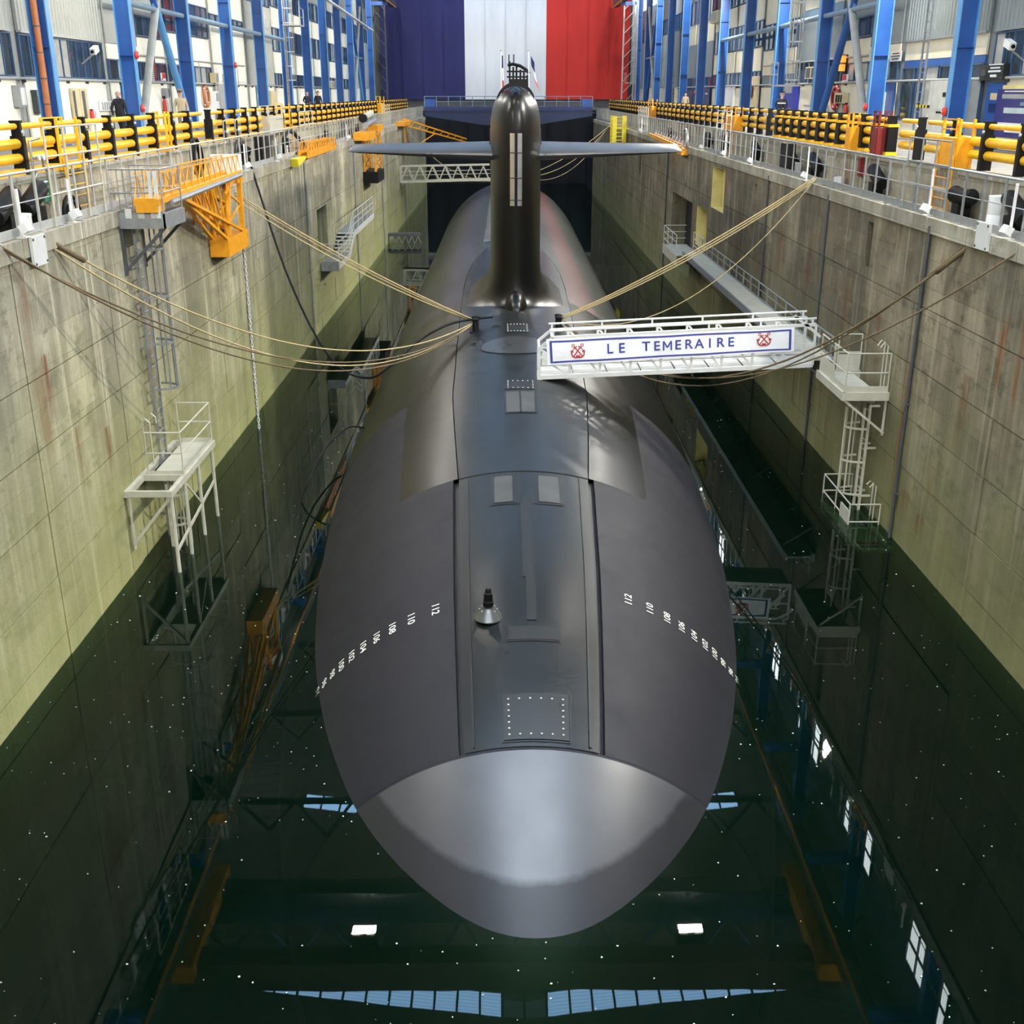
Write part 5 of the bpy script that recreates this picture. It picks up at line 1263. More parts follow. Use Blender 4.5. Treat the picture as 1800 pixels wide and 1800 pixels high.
MB().beam((-8.9, 104, 8.3), (-8.9, 104, 5.6), .12).build('leg', Y_, t); MB().beam((-8.9, 104, 5.9), (-6.4, 107.5, 7.5), .08).build('strut', Y_, t); MB().beam((-8.9, 104, 8.3), (-8.9, 109, 6.2), .08).build('strut', Y_, t)
t = thing('yellow_cage_ladder', 'lemon yellow cage ladder hung over the far right wall edge', 'ladder', (XR, 97, 8))
for x in (10.0, 8.95):
    for y in lin(96.4, 98.4, 3): MB().box(x-.05, x+.05, y-.05, y+.05, 6.9, 9.2).build('upright', M['lemon'], t)
for z in lin(7.0, 9.1, 7): MB().box(8.9, 10.05, 96.38, 96.44, z, z+.05).build('hoop', M['lemon'], t); MB().box(8.9, 8.96, 96.4, 98.4, z, z+.05).build('hoop', M['lemon'], t)
MB().box(8.9, 9.25, 96.34, 96.38, 6.9, 9.2).build('side_plate', M['lemon'], t); MB().box(9.7, 10.05, 96.34, 96.38, 6.9, 9.2).build('side_plate', M['lemon'], t)
for z in lin(6.95, 9.1, 14): MB().tube((9.3, 96.9, z), (9.7, 96.9, z), .02, 5).build('rung', M['lemon'], t)
for y in (96.5, 98.3): MB().box(8.95, 10.6, y-.04, y+.04, 8.21, 8.28).build('hook', M['lemon'], t)
t = thing('folded_jib', 'orange folded jib lying on the right wall edge beyond the hose coil', 'crane', (XR, 72, 8.2))
for dx in (-.18, .18): MB().beam((10.0+dx, 64.6, 8.1), (10.0+dx, 79, 8.35), .09, .22).build('chord', Y_, t)
for i in range(10): y = 65+1.35*i; MB().beam((9.85, y, 8.2), (10.15, y+.7, 8.6), .04).build('lattice', M['galv'], t)
MB().box(9.8, 10.2, 64.3, 66, 7.75, 8.1).build('end_box', Y_, t)

# ------------------------------------------------------------------ mooring lines, cables, chain
def rope(p0, p1, sag, r, mat, name, label, cat='rope', group='mooring lines', n=28, side=(0, 0, 0)):
    p0, p1 = Vector(p0), Vector(p1)
    pts = [p0.lerp(p1, f) + Vector((0, 0, -4*sag*f*(1-f))) + Vector(side)*4*f*(1-f) for f in lin(0, 1, n)]
    return tag(MB().path(pts, r, 6).build(name, mat, smooth='all'), label, cat, group)
bl0 = BITT_L + Vector((-.1, .22, .35)); bl1 = BITT_L + Vector((-.1, -.22, .3)); br0 = BITT_R + Vector((.1, .1, .38))
R_, RD = M['rope'], M['rope_d']
pu = at_x(410, 340, XL-.02)
for i, (d, nm) in enumerate((((0, 0, .05), 'upper'), ((0, .1, -.03), 'middle'), ((0, -.1, -.1), 'lower'))): rope(pu+Vector(d)*1.4, bl0+Vector((0, .03*i, -.03*i)), .22+.05*i, .024, R_, 'mooring_rope', '%s of three taut tan ropes from the left wall by the crane to the submarine' % nm)
pl = at_x(88, 424, XL-.02); p0_ = at_x(-14, 424, XL-.02)
for i, (q_, sg, nm) in enumerate(((pl, 1.55, 'upper of two sagging ropes from the cream plate on the left wall to the submarine'), (pl+Vector((0, -.12, -.06)), 1.95, 'lower of two sagging ropes from the cream plate on the left wall to the submarine'), (p0_, 2.0, 'slack rope from the left picture edge to the submarine deck'), (p0_+Vector((0, .1, -.1)), 1.7, 'second rope from the left picture edge to the submarine deck'))): rope(q_, bl1+Vector((0, 0, -.03*i)), sg, .022, R_ if i < 2 else RD, 'mooring_rope', nm)
pr_ = at_x(1432, 312, XR+.02)
for i, nm in enumerate(('upper', 'middle', 'lower')): rope(pr_+Vector((0, .06*i, -.08*i)), br0+Vector((0, -.03*i, -.03*i)), .25+.04*i, .024, R_, 'mooring_rope', '%s of three taut tan ropes from the right wall to the submarine' % nm)
rope(pr_+Vector((0, -.2, 0)), br0+Vector((.05, 0, -.1)), 1.75, .018, R_, 'mooring_rope', 'thin slack rope hanging below the taut ropes on the right')
pq = at_x(1700, 436, XR+.02); pq2 = at_x(1800, 436, XR+.02)
rope(pq, br0+Vector((.1, -.2, -.12)), 2.5, .03, RD, 'mooring_rope', 'thick brown rope sagging from the right cream plate under the gangway')
rope(pq+Vector((0, .15, .04)), br0+Vector((.1, -.25, -.15)), 2.75, .022, RD, 'mooring_rope', 'thinner brown rope beside the thick one sagging under the gangway')
rope(pq2, br0+Vector((.1, -.2, -.2)), 2.3, .02, RD, 'mooring_rope', 'thin brown rope from the right picture edge towards the gangway')
for q_, e_, sg_, s in ((pl, bl1, 1.55, -1), (pq, br0+Vector((.1, -.2, -.12)), 2.5, 1)):
    pts = [q_+Vector((s*.25, -.3, .16)), q_+Vector((s*.05, -.08, .1))] + [q_.lerp(e_, f) + Vector((0, 0, -4*sg_*f*(1-f))) for f in (.004, .015, .03, .045)]
    tag(MB().path(pts, .06, 8).build('rope_sleeve', M['rope_d'], smooth='all'), 'frayed brown sleeve on the ropes at the near %s wall edge' % ('left' if s < 0 else 'right'), 'rope')
hp = [at_x(440, 288, XL-.05), at_y(500, 470, 40.5), at_y(555, 590, 39), at_y(600, 648, 38), at_y(650, 664, 37.3), at_y(690, 640, 37.4), at_y(740, 596, 38.2), at_y(790, 570, 38.9), bl0+Vector((.1, .1, 0)), bl0+Vector((.7, .2, .05))]
def smooth_path(pts, k=6):
    out = []
    for i in range(len(pts)-1):
        a, b, c, d = pts[max(0, i-1)], pts[i], pts[i+1], pts[min(len(pts)-1, i+2)]
        for j in range(k):
            u = j/k; out.append(.5*((2*b) + (c-a)*u + (2*a-5*b+4*c-d)*u*u + (3*b-a-3*c+d)*u**3))
    return out + [pts[-1]]
tag(MB().path(smooth_path(hp), .04, 8).build('power_cable', M['black'], smooth='all'), 'black power cable from the left wall dipping near the water and up to the deck', 'cable')
tag(MB().path(smooth_path([at_y(640, 752, 33), at_y(610, 752, 32), at_y(570, 790, 31), at_y(540, 850, 30), at_y(525, 900, 29.4), at_z(515, 990, -.3)]), .03, 8).build('water_hose', M['black'], smooth='all'), 'thin dark hose arching from the hull side down into the left water', 'hose')
rope((XL+.3, 103, 8.2), (-1.2, 103.5, 3.7), 1.3, .03, R_, 'mooring_rope', 'slack rope hanging under the far gangway on the left')
for i in range(3): rope((XR-.1, 112+3*i, 8.1-.4*i), (1.9, 104, 4.0-.1*i), .5+.6*i, .03, R_, 'mooring_rope', '%s of three ropes from the far right wall to the submarine behind the fin' % ('first', 'second', 'third')[i])
t = thing('hanging_chain', 'pale chain hanging from the yellow crane foot into the left water', 'chain', (-8.62, 37.2, 6.2))
lk = MB().path([(.0, .035*math.cos(2*PI*i/12), .085*math.sin(2*PI*i/12)) for i in range(12)], .017, 6, True).build('link', M['galv_w'], None, smooth='all')
lk.parent = t
for i in range(62):
    c = lk if i == 0 else lk.copy()
    if i: COL.objects.link(c); c.parent = t
    c.location = (0, 0, -.12*i); c.rotation_euler = (0, 0, (i % 2)*PI/2)

# ------------------------------------------------------------------ bracing, pipes and fittings on the facades
def brace(s, ya, yb, label):
    X = s*(CX+.15); ym = (ya+yb)/2; q = (QZL if s < 0 else QZR); zn = 14.4
    t = thing('bracing', label, 'bracing', (X, ym, q), 'tube bracing between columns')
    g, bl = M['tubegrey'], M['bluegrey'] if s < 0 else M['blue']
    MB().tube((X, ya+.45, q), (X, ym-.05, zn), .17, 12).build('diagonal_tube', g, t, smooth=True); MB().tube((X, yb-.45, q), (X, ym+.05, zn), .17, 12).build('diagonal_tube', M['lblue'] if s < 0 else M['blue'], t, smooth=True)
    MB().tube((X, ym, zn), (X, ya+.4, 19.4), .14, 12).build('diagonal_tube', M['blue'], t, smooth=True); MB().tube((X, ym, zn), (X, yb-.4, 19.4), .14, 12).build('diagonal_tube', g, t, smooth=True)
    MB().tube((X, ya+.2, zn), (X, ym, zn), .12, 12).build('cross_tube', M['bluegrey'], t, smooth=True); MB().tube((X, ym, zn), (X, yb-.2, zn), .12, 12).build('cross_tube', M['bluegrey'], t, smooth=True)
    MB().box(*sorted((X-.05, X+.05)), ym-.35, ym+.35, zn-.3, zn+.35).build('node_plate', M['lblue'], t)
for s in (-1, 1):
    sd = 'left' if s < 0 else 'right'
    brace(s, 48.6, 57.4, 'grey and blue crossed steel tubes bracing the %s columns near the camera' % sd)
    brace(s, 119.0, 127.8, 'far crossed steel tubes bracing the %s columns near the flag' % sd)
    # horizontal tubes between further columns
    for i, (a, b) in enumerate(((57.4, 66.2), (66.2, 75.0), (75.0, 83.8))):
        tag(MB().tube((s*(CX+.15), a+.1, 14.4), (s*(CX+.15), b-.1, 14.4), .13, 12).build('tie_tube', M['bluegrey'], smooth=True), 'horizontal blue grey tube between %s columns, %s beyond the bracing' % (sd, ORD[i]), 'tube', 'tie tubes between columns')
    # service pipe run at door head height
    q = QZL if s < 0 else QZR
    t = thing('pipe_run', 'long grey service pipe on brackets along the %s facade above the doors' % sd, 'pipe', (s*(WX-.2), 60, 11.45))
    MB().tube((s*(WX-.16), 31, 11.45), (s*(WX-.16), 110, 11.45), .045, 8).build('pipe', M['tubegrey'], t, smooth=True)
    for i in range(40): MB().box(*sorted((s*(WX-.18), s*(WX-.04))), 32+2*i-.02, 32+2*i+.02, 11.32, 11.42).build('bracket', M['dgrey'], t)
    t = thing('pipe_run', 'thin upper conduit along the %s facade beyond the bracing' % sd, 'pipe', (s*(WX-.2), 70, 12.5))
    MB().tube((s*(WX-.14), 53, 12.55), (s*(WX-.14), 74, 12.55), .04, 8).build('pipe', M['mgrey'], t, smooth=True)
    for i in range(7): MB().tube((s*(WX-.14), 54+3*i, 11.45), (s*(WX-.14), 54+3*i, 12.55), .02, 6).build('dropper', M['mgrey'], t)
def F(px0, py0, px1, py1, s, d=.0):
    X = s*(WX-.08-d); a, b = at_x(px0, py0, X), at_x(px1, py1, X)
    return X, min(a.y, b.y), max(a.y, b.y), min(a.z, b.z), max(a.z, b.z)
def cab(px0, py0, px1, py1, s, depth, mat, name, label, cat, floor=False, parts=()):
    X, y0, y1, z0, z1 = F(px0, py0, px1, py1, s)
    q = QZL if s < 0 else QZR
    if floor: z0 = q-.01
    z0 = max(z0, q-.01)
    t = thing(name, label, cat, (X, y0, z0)); xf = X-s*depth
    MB().box(*sorted((X, xf)), y0, y1, z0, z1).build('body', mat, t)
    for ip, (u0, u1, v0, v1, m_, nm) in enumerate(parts):
        MB().box(*sorted((xf-s*(.012+.008*ip), xf+s*.005)), y0+(y1-y0)*u0, y0+(y1-y0)*u1, z0+(z1-z0)*v0, z0+(z1-z0)*v1).build(nm, m_, t)
    return t
W, K, DG, MG = M['white'], M['khaki'], M['dgrey'], M['mgrey']
# left facade fittings
cab(20, 150, 36, 188, -1, .25, MG, 'meter_box', 'pale grey meter box on the left facade at the picture edge', 'box', parts=((.1, .9, .1, .9, W, 'door'),))
cab(54, 158, 70, 200, -1, .18, DG, 'socket_panel', 'dark grey socket panel beside the tan door on the left facade', 'electrical panel', parts=((.15, .45, .75, .95, W, 'label_plate'), (.6, .9, .1, .9, MG, 'socket_strip')))
cab(70, 155, 86, 215, -1, .06, K, 'service_door', 'tan single door beside the orange pipe on the left facade', 'door', True, ((.05, .95, .02, .97, K, 'leaf'), (.8, .9, .45, .5, DG, 'handle')))
cab(121, 155, 157, 215, -1, .06, K, 'double_door', 'tan double door with two narrow windows on the left facade', 'door', True, ((.03, .49, .02, .98, K, 'leaf'), (.51, .97, .02, .98, K, 'leaf'), (.08, .2, .2, .95, DG, 'glass'), (.62, .78, .2, .95, DG, 'glass')))
cab(173, 178, 205, 194, -1, .1, W, 'radiator', 'white ribbed radiator on the left facade behind the dark suited person', 'radiator', parts=tuple((.05+.12*i, .1+.12*i, .1, .9, MG, 'rib') for i in range(8)))
cab(204, 163, 210, 175, -1, .02, simple('light_blue_sign', (.15, .5, .62), .5), 'wall_notice', 'small light blue notice near the dark suited person', 'sign', parts=((.1, .9, .4, .6, W, 'print'),))
cab(211, 145, 224, 225, -1, .06, M['blue'], 'blue_door', 'narrow blue door behind the dark suited person', 'door', True, ((.05, .95, .02, .98, M['blue'], 'leaf'), (.8, .95, .4, .45, DG, 'handle')))
cab(259, 112, 268, 145, -1, .12, W, 'louvre_box', 'white louvred vent by the red door behind the bracing', 'vent', parts=tuple((.1, .9, .05+.12*i, .1+.12*i, DG, 'slat') for i in range(8)))
cab(265, 86, 275, 140, -1, .03, M['dred'], 'red_panel', 'dark red door panel behind the left bracing', 'panel', parts=((.1, .9, .05, .95, M['dred'], 'leaf'),))
cab(281, 128, 291, 142, -1, .03, W, 'fire_sign', 'square red and white fire sign on the left bracing', 'sign', parts=((.25, .95, .3, .95, M['red'], 'red_field'), (.1, .3, .1, .3, M['red'], 'corner')))
cab(284, 155, 295, 172, -1, .15, MG, 'switch_box', 'pale switch box with dark handle behind the left bracing', 'box', parts=((.65, .85, .1, .9, DG, 'handle'),))
cab(300, 128, 330, 142, -1, .04, M['glass'], 'low_window', 'dark shop window with a red curtain on the left facade', 'window', parts=((.3, .5, .05, .95, M['dred'], 'curtain'), (.1, .14, 0, 1, M['wframe'], 'mullion'), (.6, .64, 0, 1, M['wframe'], 'mullion')))
cab(368, 128, 376, 146, -1, .3, K, 'air_conditioner', 'beige air conditioner on the left facade, near one of two', 'air conditioner', parts=((.1, .9, .1, .9, MG, 'grille'),))
cab(391, 130, 399, 144, -1, .3, K, 'air_conditioner', 'beige air conditioner on the left facade, far one of two', 'air conditioner', parts=((.1, .9, .1, .9, MG, 'grille'),))
cab(381, 148, 408, 210, -1, .5, W, 'tall_cabinet', 'tall white electrical cabinet on the left quay beyond the bracing', 'cabinet', True, ((.05, .48, .03, .97, MG, 'door'), (.52, .95, .03, .97, MG, 'door')))
cab(368, 160, 378, 195, -1, .3, W, 'switch_cabinet', 'white switch cabinet with pipes beside the tall cabinet', 'cabinet', parts=((.2, .8, .5, .9, MG, 'door'),))
cab(410, 156, 420, 205, -1, .06, K, 'service_door', 'tan door between dark columns on the left facade', 'door', True, ((.05, .95, .02, .98, K, 'leaf'), (.3, .6, .3, .9, DG, 'glass')))
cab(449, 150, 457, 190, -1, .05, M['bluegrey'], 'blue_sign_panel', 'tall blue panel on the cream wall of the left facade', 'panel', parts=((.2, .8, .45, .6, W, 'print'),))
cab(460, 160, 473, 200, -1, .6, K, 'beige_locker', 'beige locker standing on the left quay by the far column', 'cabinet', True, ((.05, .95, .05, .95, K, 'door'),))
cab(574, 142, 583, 155, -1, .4, K, 'air_conditioner', 'beige box unit high on the far left facade', 'air conditioner', parts=((.1, .9, .1, .9, MG, 'grille'),))
cab(612, 157, 625, 178, -1, .05, M['bluegrey'], 'wall_poster', 'pale blue poster on the far left facade', 'poster', parts=((.15, .85, .2, .9, W, 'print'),))
t = thing('orange_pipe', 'rust orange vertical drain pipe beside the near left column', 'pipe', (-15.32, at_x(66, 60, -15.32).y, QZL))
y_ = at_x(66, 60, -15.32).y
MB().tube((-15.32, y_, QZL-.02), (-15.32, y_, 19), .11, 12).build('pipe', M['orange'], t, smooth=True)
for i in range(12): MB().tube((-15.32, y_, QZL+.5+.8*i), (-15.32, y_, QZL+.54+.8*i), .125, 12).build('joint', M['dgrey'], t)
def bell(px, py, s, label):
    X = s*(CX-.11); c = at_x(px, py, X); c.y = min(BAYS, key=lambda v: abs(v-c.y)); t = thing('alarm_bell', label, 'bell', tuple(c), 'red alarm bells')
    MB().lathe(c, [(.02, .0), (.15, .01), (.16, .05), (.12, .1), (.04, .13)], 16, (-s, 0, 0)).build('gong', M['red'], t, smooth=True)
    MB().lathe(c+Vector((-s*.1, 0, 0)), [(.03, .0), (.02, .05)], 8, (-s, 0, 0)).build('hub', M['white'], t)
bell(241, 97, -1, 'red alarm bell high on the second left column'); bell(258, 190, -1, 'red alarm bell low on the second left column')
bell(419, 115, -1, 'red alarm bell on the fourth left column'); bell(1515, 188, 1, 'red alarm bell on the second right column'); bell(1658, 196, 1, 'red alarm bell on the near right column')
bell(1222, 163, 1, 'red alarm bell on a far right column')
def extinguisher(px, py, s, X, label, h=.75):
    X = s*(WX-.2); c = at_x(px, py, X); z = c.z; t = thing('extinguisher', label, 'extinguisher', (X, c.y, z-h/2), 'red extinguishers')
    MB().lathe((X, c.y, z-h/2), [(.09, 0), (.1, .03), (.1, h*.8), (.06, h*.92), (.03, h*.95)], 14).build('cylinder', M['red'], t, smooth=True)
    MB().box(X-.06, X+.06, c.y-.03, c.y+.03, z+h*.45, z+h*.55).build('valve', M['black'], t)
    MB().box(*sorted((X, s*(WX-.02))), c.y-.05, c.y+.05, z, z+.06).build('bracket', M['dgrey'], t)
    MB().path([(X, c.y+.03, z+h*.5), (X-s*.12, c.y+.1, z+h*.35), (X-s*.11, c.y+.1, z-h*.2)], .012, 6).build('hose', M['black'], t)
extinguisher(291, 195, -1, -15.9, 'large red extinguisher at the foot of the left bracing', 1.2); extinguisher(1486, 197, 1, 15.9, 'red extinguisher at the foot of the right bracing')
extinguisher(162, 205, -1, -16.0, 'small red extinguisher beside the tan double door', .5); extinguisher(1677, 205, 1, 15.9, 'red extinguisher beside the tall grey cabinet')
def lifebuoy(px, py, s, label, r=.36, mat=None):
    X = s*(WX-.2); c = at_x(px, py, X); t = thing('lifebuoy', label, 'lifebuoy', tuple(c))
    MB().path([c+Vector((0, r*math.cos(2*PI*i/24), r*math.sin(2*PI*i/24))) for i in range(24)], .085, 8, True).build('ring', mat or M['red'], t, smooth='all')
    for i in range(4):
        a = PI/4+PI/2*i; d = Vector((0, math.cos(a), math.sin(a))); MB().tube(c+d*(r-.11), c+d*(r+.11), .04, 6).build('band', M['white'], t)
lifebuoy(1468, 172, 1, 'red lifebuoy on the right facade behind the bracing', .5); lifebuoy(363, 170, -1, 'orange coiled hose reel beside the third left column', .5, M['orange'])
# right facade fittings
cab(1680, 142, 1712, 238, 1, .9, simple('pale_machine_paint', (.58, .60, .56), .5), 'tall_cabinet', 'tall pale grey machine cabinet near the blue poster on the right quay', 'cabinet', True, ((.1, .3, .3, .5, M['black'], 'grille'), (.35, .6, .5, .53, M['black'], 'slot'), (.3, .4, .75, .82, M['black'], 'port'), (.1, .9, .02, .05, MG, 'plinth')))
cab(1755, 150, 1812, 252, 1, .06, M['ycream'], 'poster_frame', 'cream framed dark blue poster at the right picture edge', 'poster', parts=((.06, .94, .06, .93, simple('navy_poster', (.03, .03, .17), .5), 'sheet'), (.15, .8, .76, .84, M['mgrey'], 'photo_strip'), (.15, .75, .88, .90, W, 'print'), (.15, .7, .5, .6, simple('poster_drawing', (.45, .55, .55), .5), 'drawing'), (.2, .8, .28, .33, W, 'print'), (.2, .6, .16, .19, W, 'print'), (.15, .3, .64, .7, M['bluegrey'], 'print')))
cab(1739, 145, 1754, 245, 1, .05, M['blue'], 'blue_door', 'blue door between the tall cabinet and the poster', 'door', True, ((.05, .95, .02, .98, M['blue'], 'leaf'), (.3, .7, .74, .84, K, 'notice'), (.3, .7, .55, .68, M['navy'], 'notice')))
cab(1735, 114, 1772, 141, 1, .2, simple('black_sign', (.02, .025, .02), .5), 'access_sign', 'black sign with white arrow on the ledge above the tall cabinet', 'sign', parts=((.15, .55, .72, .82, W, 'text_line'), (.1, .62, .5, .62, W, 'text_line'), (.25, .5, .2, .36, W, 'arrow'), (.02, .6, .93, 1.0, W, 'lamp'), (.7, .9, .3, .7, M['dgrey'], 'second_panel')))
cab(1567, 91, 1584, 107, 1, .03, W, 'wall_notice', 'white notice with three lines of text above the right shop windows', 'sign', parts=((.2, .8, .72, .84, M['dred'], 'text_line'), (.1, .9, .45, .57, M['dgrey'], 'text_line'), (.2, .8, .18, .3, M['dgrey'], 'text_line')))
cab(1553, 146, 1568, 215, 1, .06, M['blue'], 'blue_door', 'blue door with a small window beside the right shop windows', 'door', True, ((.05, .95, .02, .98, M['blue'], 'leaf'), (.6, .85, .55, .8, M['glass'], 'glass')))
cab(1539, 162, 1556, 205, 1, .45, W, 'white_fridge', 'white fridge standing behind the second right column', 'fridge', True, ((.04, .96, .03, .45, W, 'door'), (.04, .96, .5, .97, W, 'door')))
cab(1433, 184, 1455, 206, 1, .6, W, 'white_bin', 'white wheeled bin at the foot of the right bracing', 'bin', True, ((.0, 1, .92, 1.0, MG, 'lid'),))
cab(1476, 163, 1490, 182, 1, .25, K, 'slatted_box', 'beige box with dark slats behind the right bracing', 'box', parts=tuple((.12+.25*i, .28+.25*i, .1, .8, M['black'], 'slat') for i in range(3)))
cab(1428, 118, 1446, 138, 1, .35, K, 'air_conditioner', 'beige twin fan air conditioner beside the right bracing', 'air conditioner', parts=((.08, .45, .1, .9, DG, 'fan'), (.55, .92, .1, .9, DG, 'fan')))
cab(1482, 131, 1491, 146, 1, .03, W, 'fire_sign', 'round red and white fire sign behind the right bracing', 'sign', parts=((.3, .95, .35, .95, M['red'], 'red_field'),))
cab(1373, 150, 1402, 200, 1, .1, simple('royal_blue', (.02, .04, .38), .4), 'blue_hoarding', 'bright royal blue panel behind the police officer', 'panel', True, ((.3, .9, .8, .98, M['mgrey'], 'box'),))
cab(1358, 155, 1372, 200, 1, .06, K, 'service_door', 'beige double door beside the royal blue panel', 'door', True, ((.05, .48, .02, .98, K, 'leaf'), (.52, .95, .02, .98, K, 'leaf')))
cab(1313, 135, 1332, 195, 1, .06, M['cream_r'], 'service_door', 'cream door bearing a round no entry sign', 'door', True, ((.05, .95, .02, .98, K, 'leaf'),))
c = at_x(1321, 161, WX-.2); t = thing('no_entry_sign', 'round dark red and blue no parking sign on the cream door', 'sign', tuple(c))
MB().lathe(c, [(.42, 0), (.42, .02), (.32, .021)], 24, (-1, 0, 0)).build('rim', M['dred'], t); MB().lathe(c+Vector((-.02, 0, 0)), [(.31, 0), (.31, .008)], 24, (-1, 0, 0)).build('field', M['navy'], t); MB().beam(c+Vector((-.035, -.22, -.22)), c+Vector((-.035, .22, .22)), .02, .07).build('bar', M['dred'], t)
cab(1261, 22, 1272, 38, 1, .5, K, 'air_conditioner', 'beige air conditioner high on the far right facade', 'air conditioner', parts=((.1, .9, .1, .9, MG, 'grille'),))
cab(1271, 150, 1290, 195, 1, .06, W, 'service_door', 'white door on the far right facade beside a column', 'door', True, ((.05, .95, .02, .98, W, 'leaf'),))
cab(1234, 150, 1247, 190, 1, .05, M['navy'], 'service_door', 'dark navy doorway on the far right facade', 'door', True, ((.2, .5, .7, .75, W, 'plate'),))
cab(1175, 120, 1184, 180, 1, .05, M['dgrey'], 'roller_shutter', 'grey roller shutter door on the far right facade', 'door', True, tuple((.03, .97, .04+.08*i, .07+.08*i, MG, 'slat') for i in range(12)))
# two glowing heaters behind the right bracing
for i, (px, py, lab) in enumerate(((1479, 104, 'upper glowing orange heater lamp behind the right bracing'), (1477, 119, 'lower glowing orange heater lamp behind the right bracing'))):
    c = at_x(px, py, WX-.35); t = thing('heater_lamp', lab, 'lamp', tuple(c), 'glowing heaters')
    MB().tube(c+Vector((.15, 0, -.2)), c+Vector((.15, 0, .2)), .17, 12).build('housing', M['dgrey'], t); MB().tube(c+Vector((.05, -.1, -.15)), c+Vector((.05, -.1, .15)), .15, 12).build('element', simple('hot_element', (1, .28, .04), .4, emit=1.2), t)
# wall ladders
def wall_ladder(s, px, zlo, zhi, label, X=None, cagez=None, plat=None):
    X = X or s*(CX-.2); y = at_x(px, 100, X).y; t = thing('facade_ladder', label, 'ladder', (X, y, zlo), 'ladders on the facades')
    ladder(t, X, y-.25, y+.25, zlo, zhi, M['galv'], .33)
    if cagez: cage(t, X, -s, y, cagez[0], cagez[1], M['galv'], .38, .9)
    if plat: 
        MB().box(*sorted((X-s*.05, X-s*1.2)), y-.8, y+.8, plat, plat+.08).build('platform', M['tubegrey'], t)
        for dy in (-.8, .8): MB().tube((X-s*1.2, y+dy, plat), (X-s*1.2, y+dy, plat+1.1), .03, 6).build('post', M['galv'], t)
        for z in (.55, 1.1): MB().tube((X-s*1.2, y-.8, plat+z), (X-s*1.2, y+.8, plat+z), .025, 6).build('rail', M['galv'], t)
wall_ladder(1, 1625, QZR, 17, 'tall dark ladder with a striped bar in front of the right shop windows')
st_ = at_x(1622, 187, CX-.26); b = MB()
t = thing('striped_bar', 'yellow and black striped warning bar across the right ladder', 'bar', (CX-.26, st_.y, st_.z))
for i in range(8): MB().box(CX-.28, CX-.24, st_.y-.6+.15*i, st_.y-.45+.15*i, st_.z-.05, st_.z+.05).build('stripe', M['lemon'] if i % 2 else M['black'], t)
wall_ladder(1, 1405, 11.3, 18, 'grey caged ladder on the right facade above the police officer', cagez=(11.6, 17.5), plat=11.3)
wall_ladder(-1, 503, QZL, 19, 'caged ladder with a small platform far along the left facade', cagez=(11.8, 19), plat=15.2)
wall_ladder(1, 1119, QZR, 22, 'tall ladder tower beside the flag at the far right', cagez=(12, 21.5), plat=12.0)
# cameras and small lamps
for px, py, s, lab in ((166, 88, -1, 'white security camera in front of the left corrugated panel'), (1775, 78, 1, 'white security camera in front of the near right windows')):
    X = s*(WX-.6); c = at_x(px, py, X); t = thing('security_camera', lab, 'camera', tuple(c), 'security cameras')
    MB().cbox(c, (.2, .5, .22), Matrix.Rotation(.3, 3, 'X')).build('body', W, t); MB().tube(c+Vector((0, 0, -.1)), Vector((s*(WX-.05), c.y, c.z-.5)), .03, 6).build('arm', MG, t); MB().tube(c+Vector((0, -.25, -.06)), c+Vector((0, -.3, -.08)), .06, 8).build('lens', M['black'], t)
# gable strip light rail near the flag, top left
tag(MB().beam((-15.0, 92, 18.6), (-14.6, 133, 17.4), .3, .12).build('light_track', M['white'], ), 'long white strip running along the far left columns', 'track')
# far side frames next to the flag
for s in (-1, 1):
    sd = 'left' if s < 0 else 'right'
    t = thing('corner_frame', 'grey steel lattice frame in the far %s corner by the flag' % sd, 'frame', (s*14.6, 141, 9.3))
    for x in (13.9, 15.2): MB().box(s*x-.08, s*x+.08, 140, 140.16, 9.3, 22).build('post', M['tubegrey'] if s > 0 else M['dgrey'], t)
    for i in range(9): MB().beam((s*13.9, 140.08, 9.6+1.3*i), (s*15.2, 140.08, 10.9+1.3*i), .07).build('lattice', M['tubegrey'] if s > 0 else M['dgrey'], t)

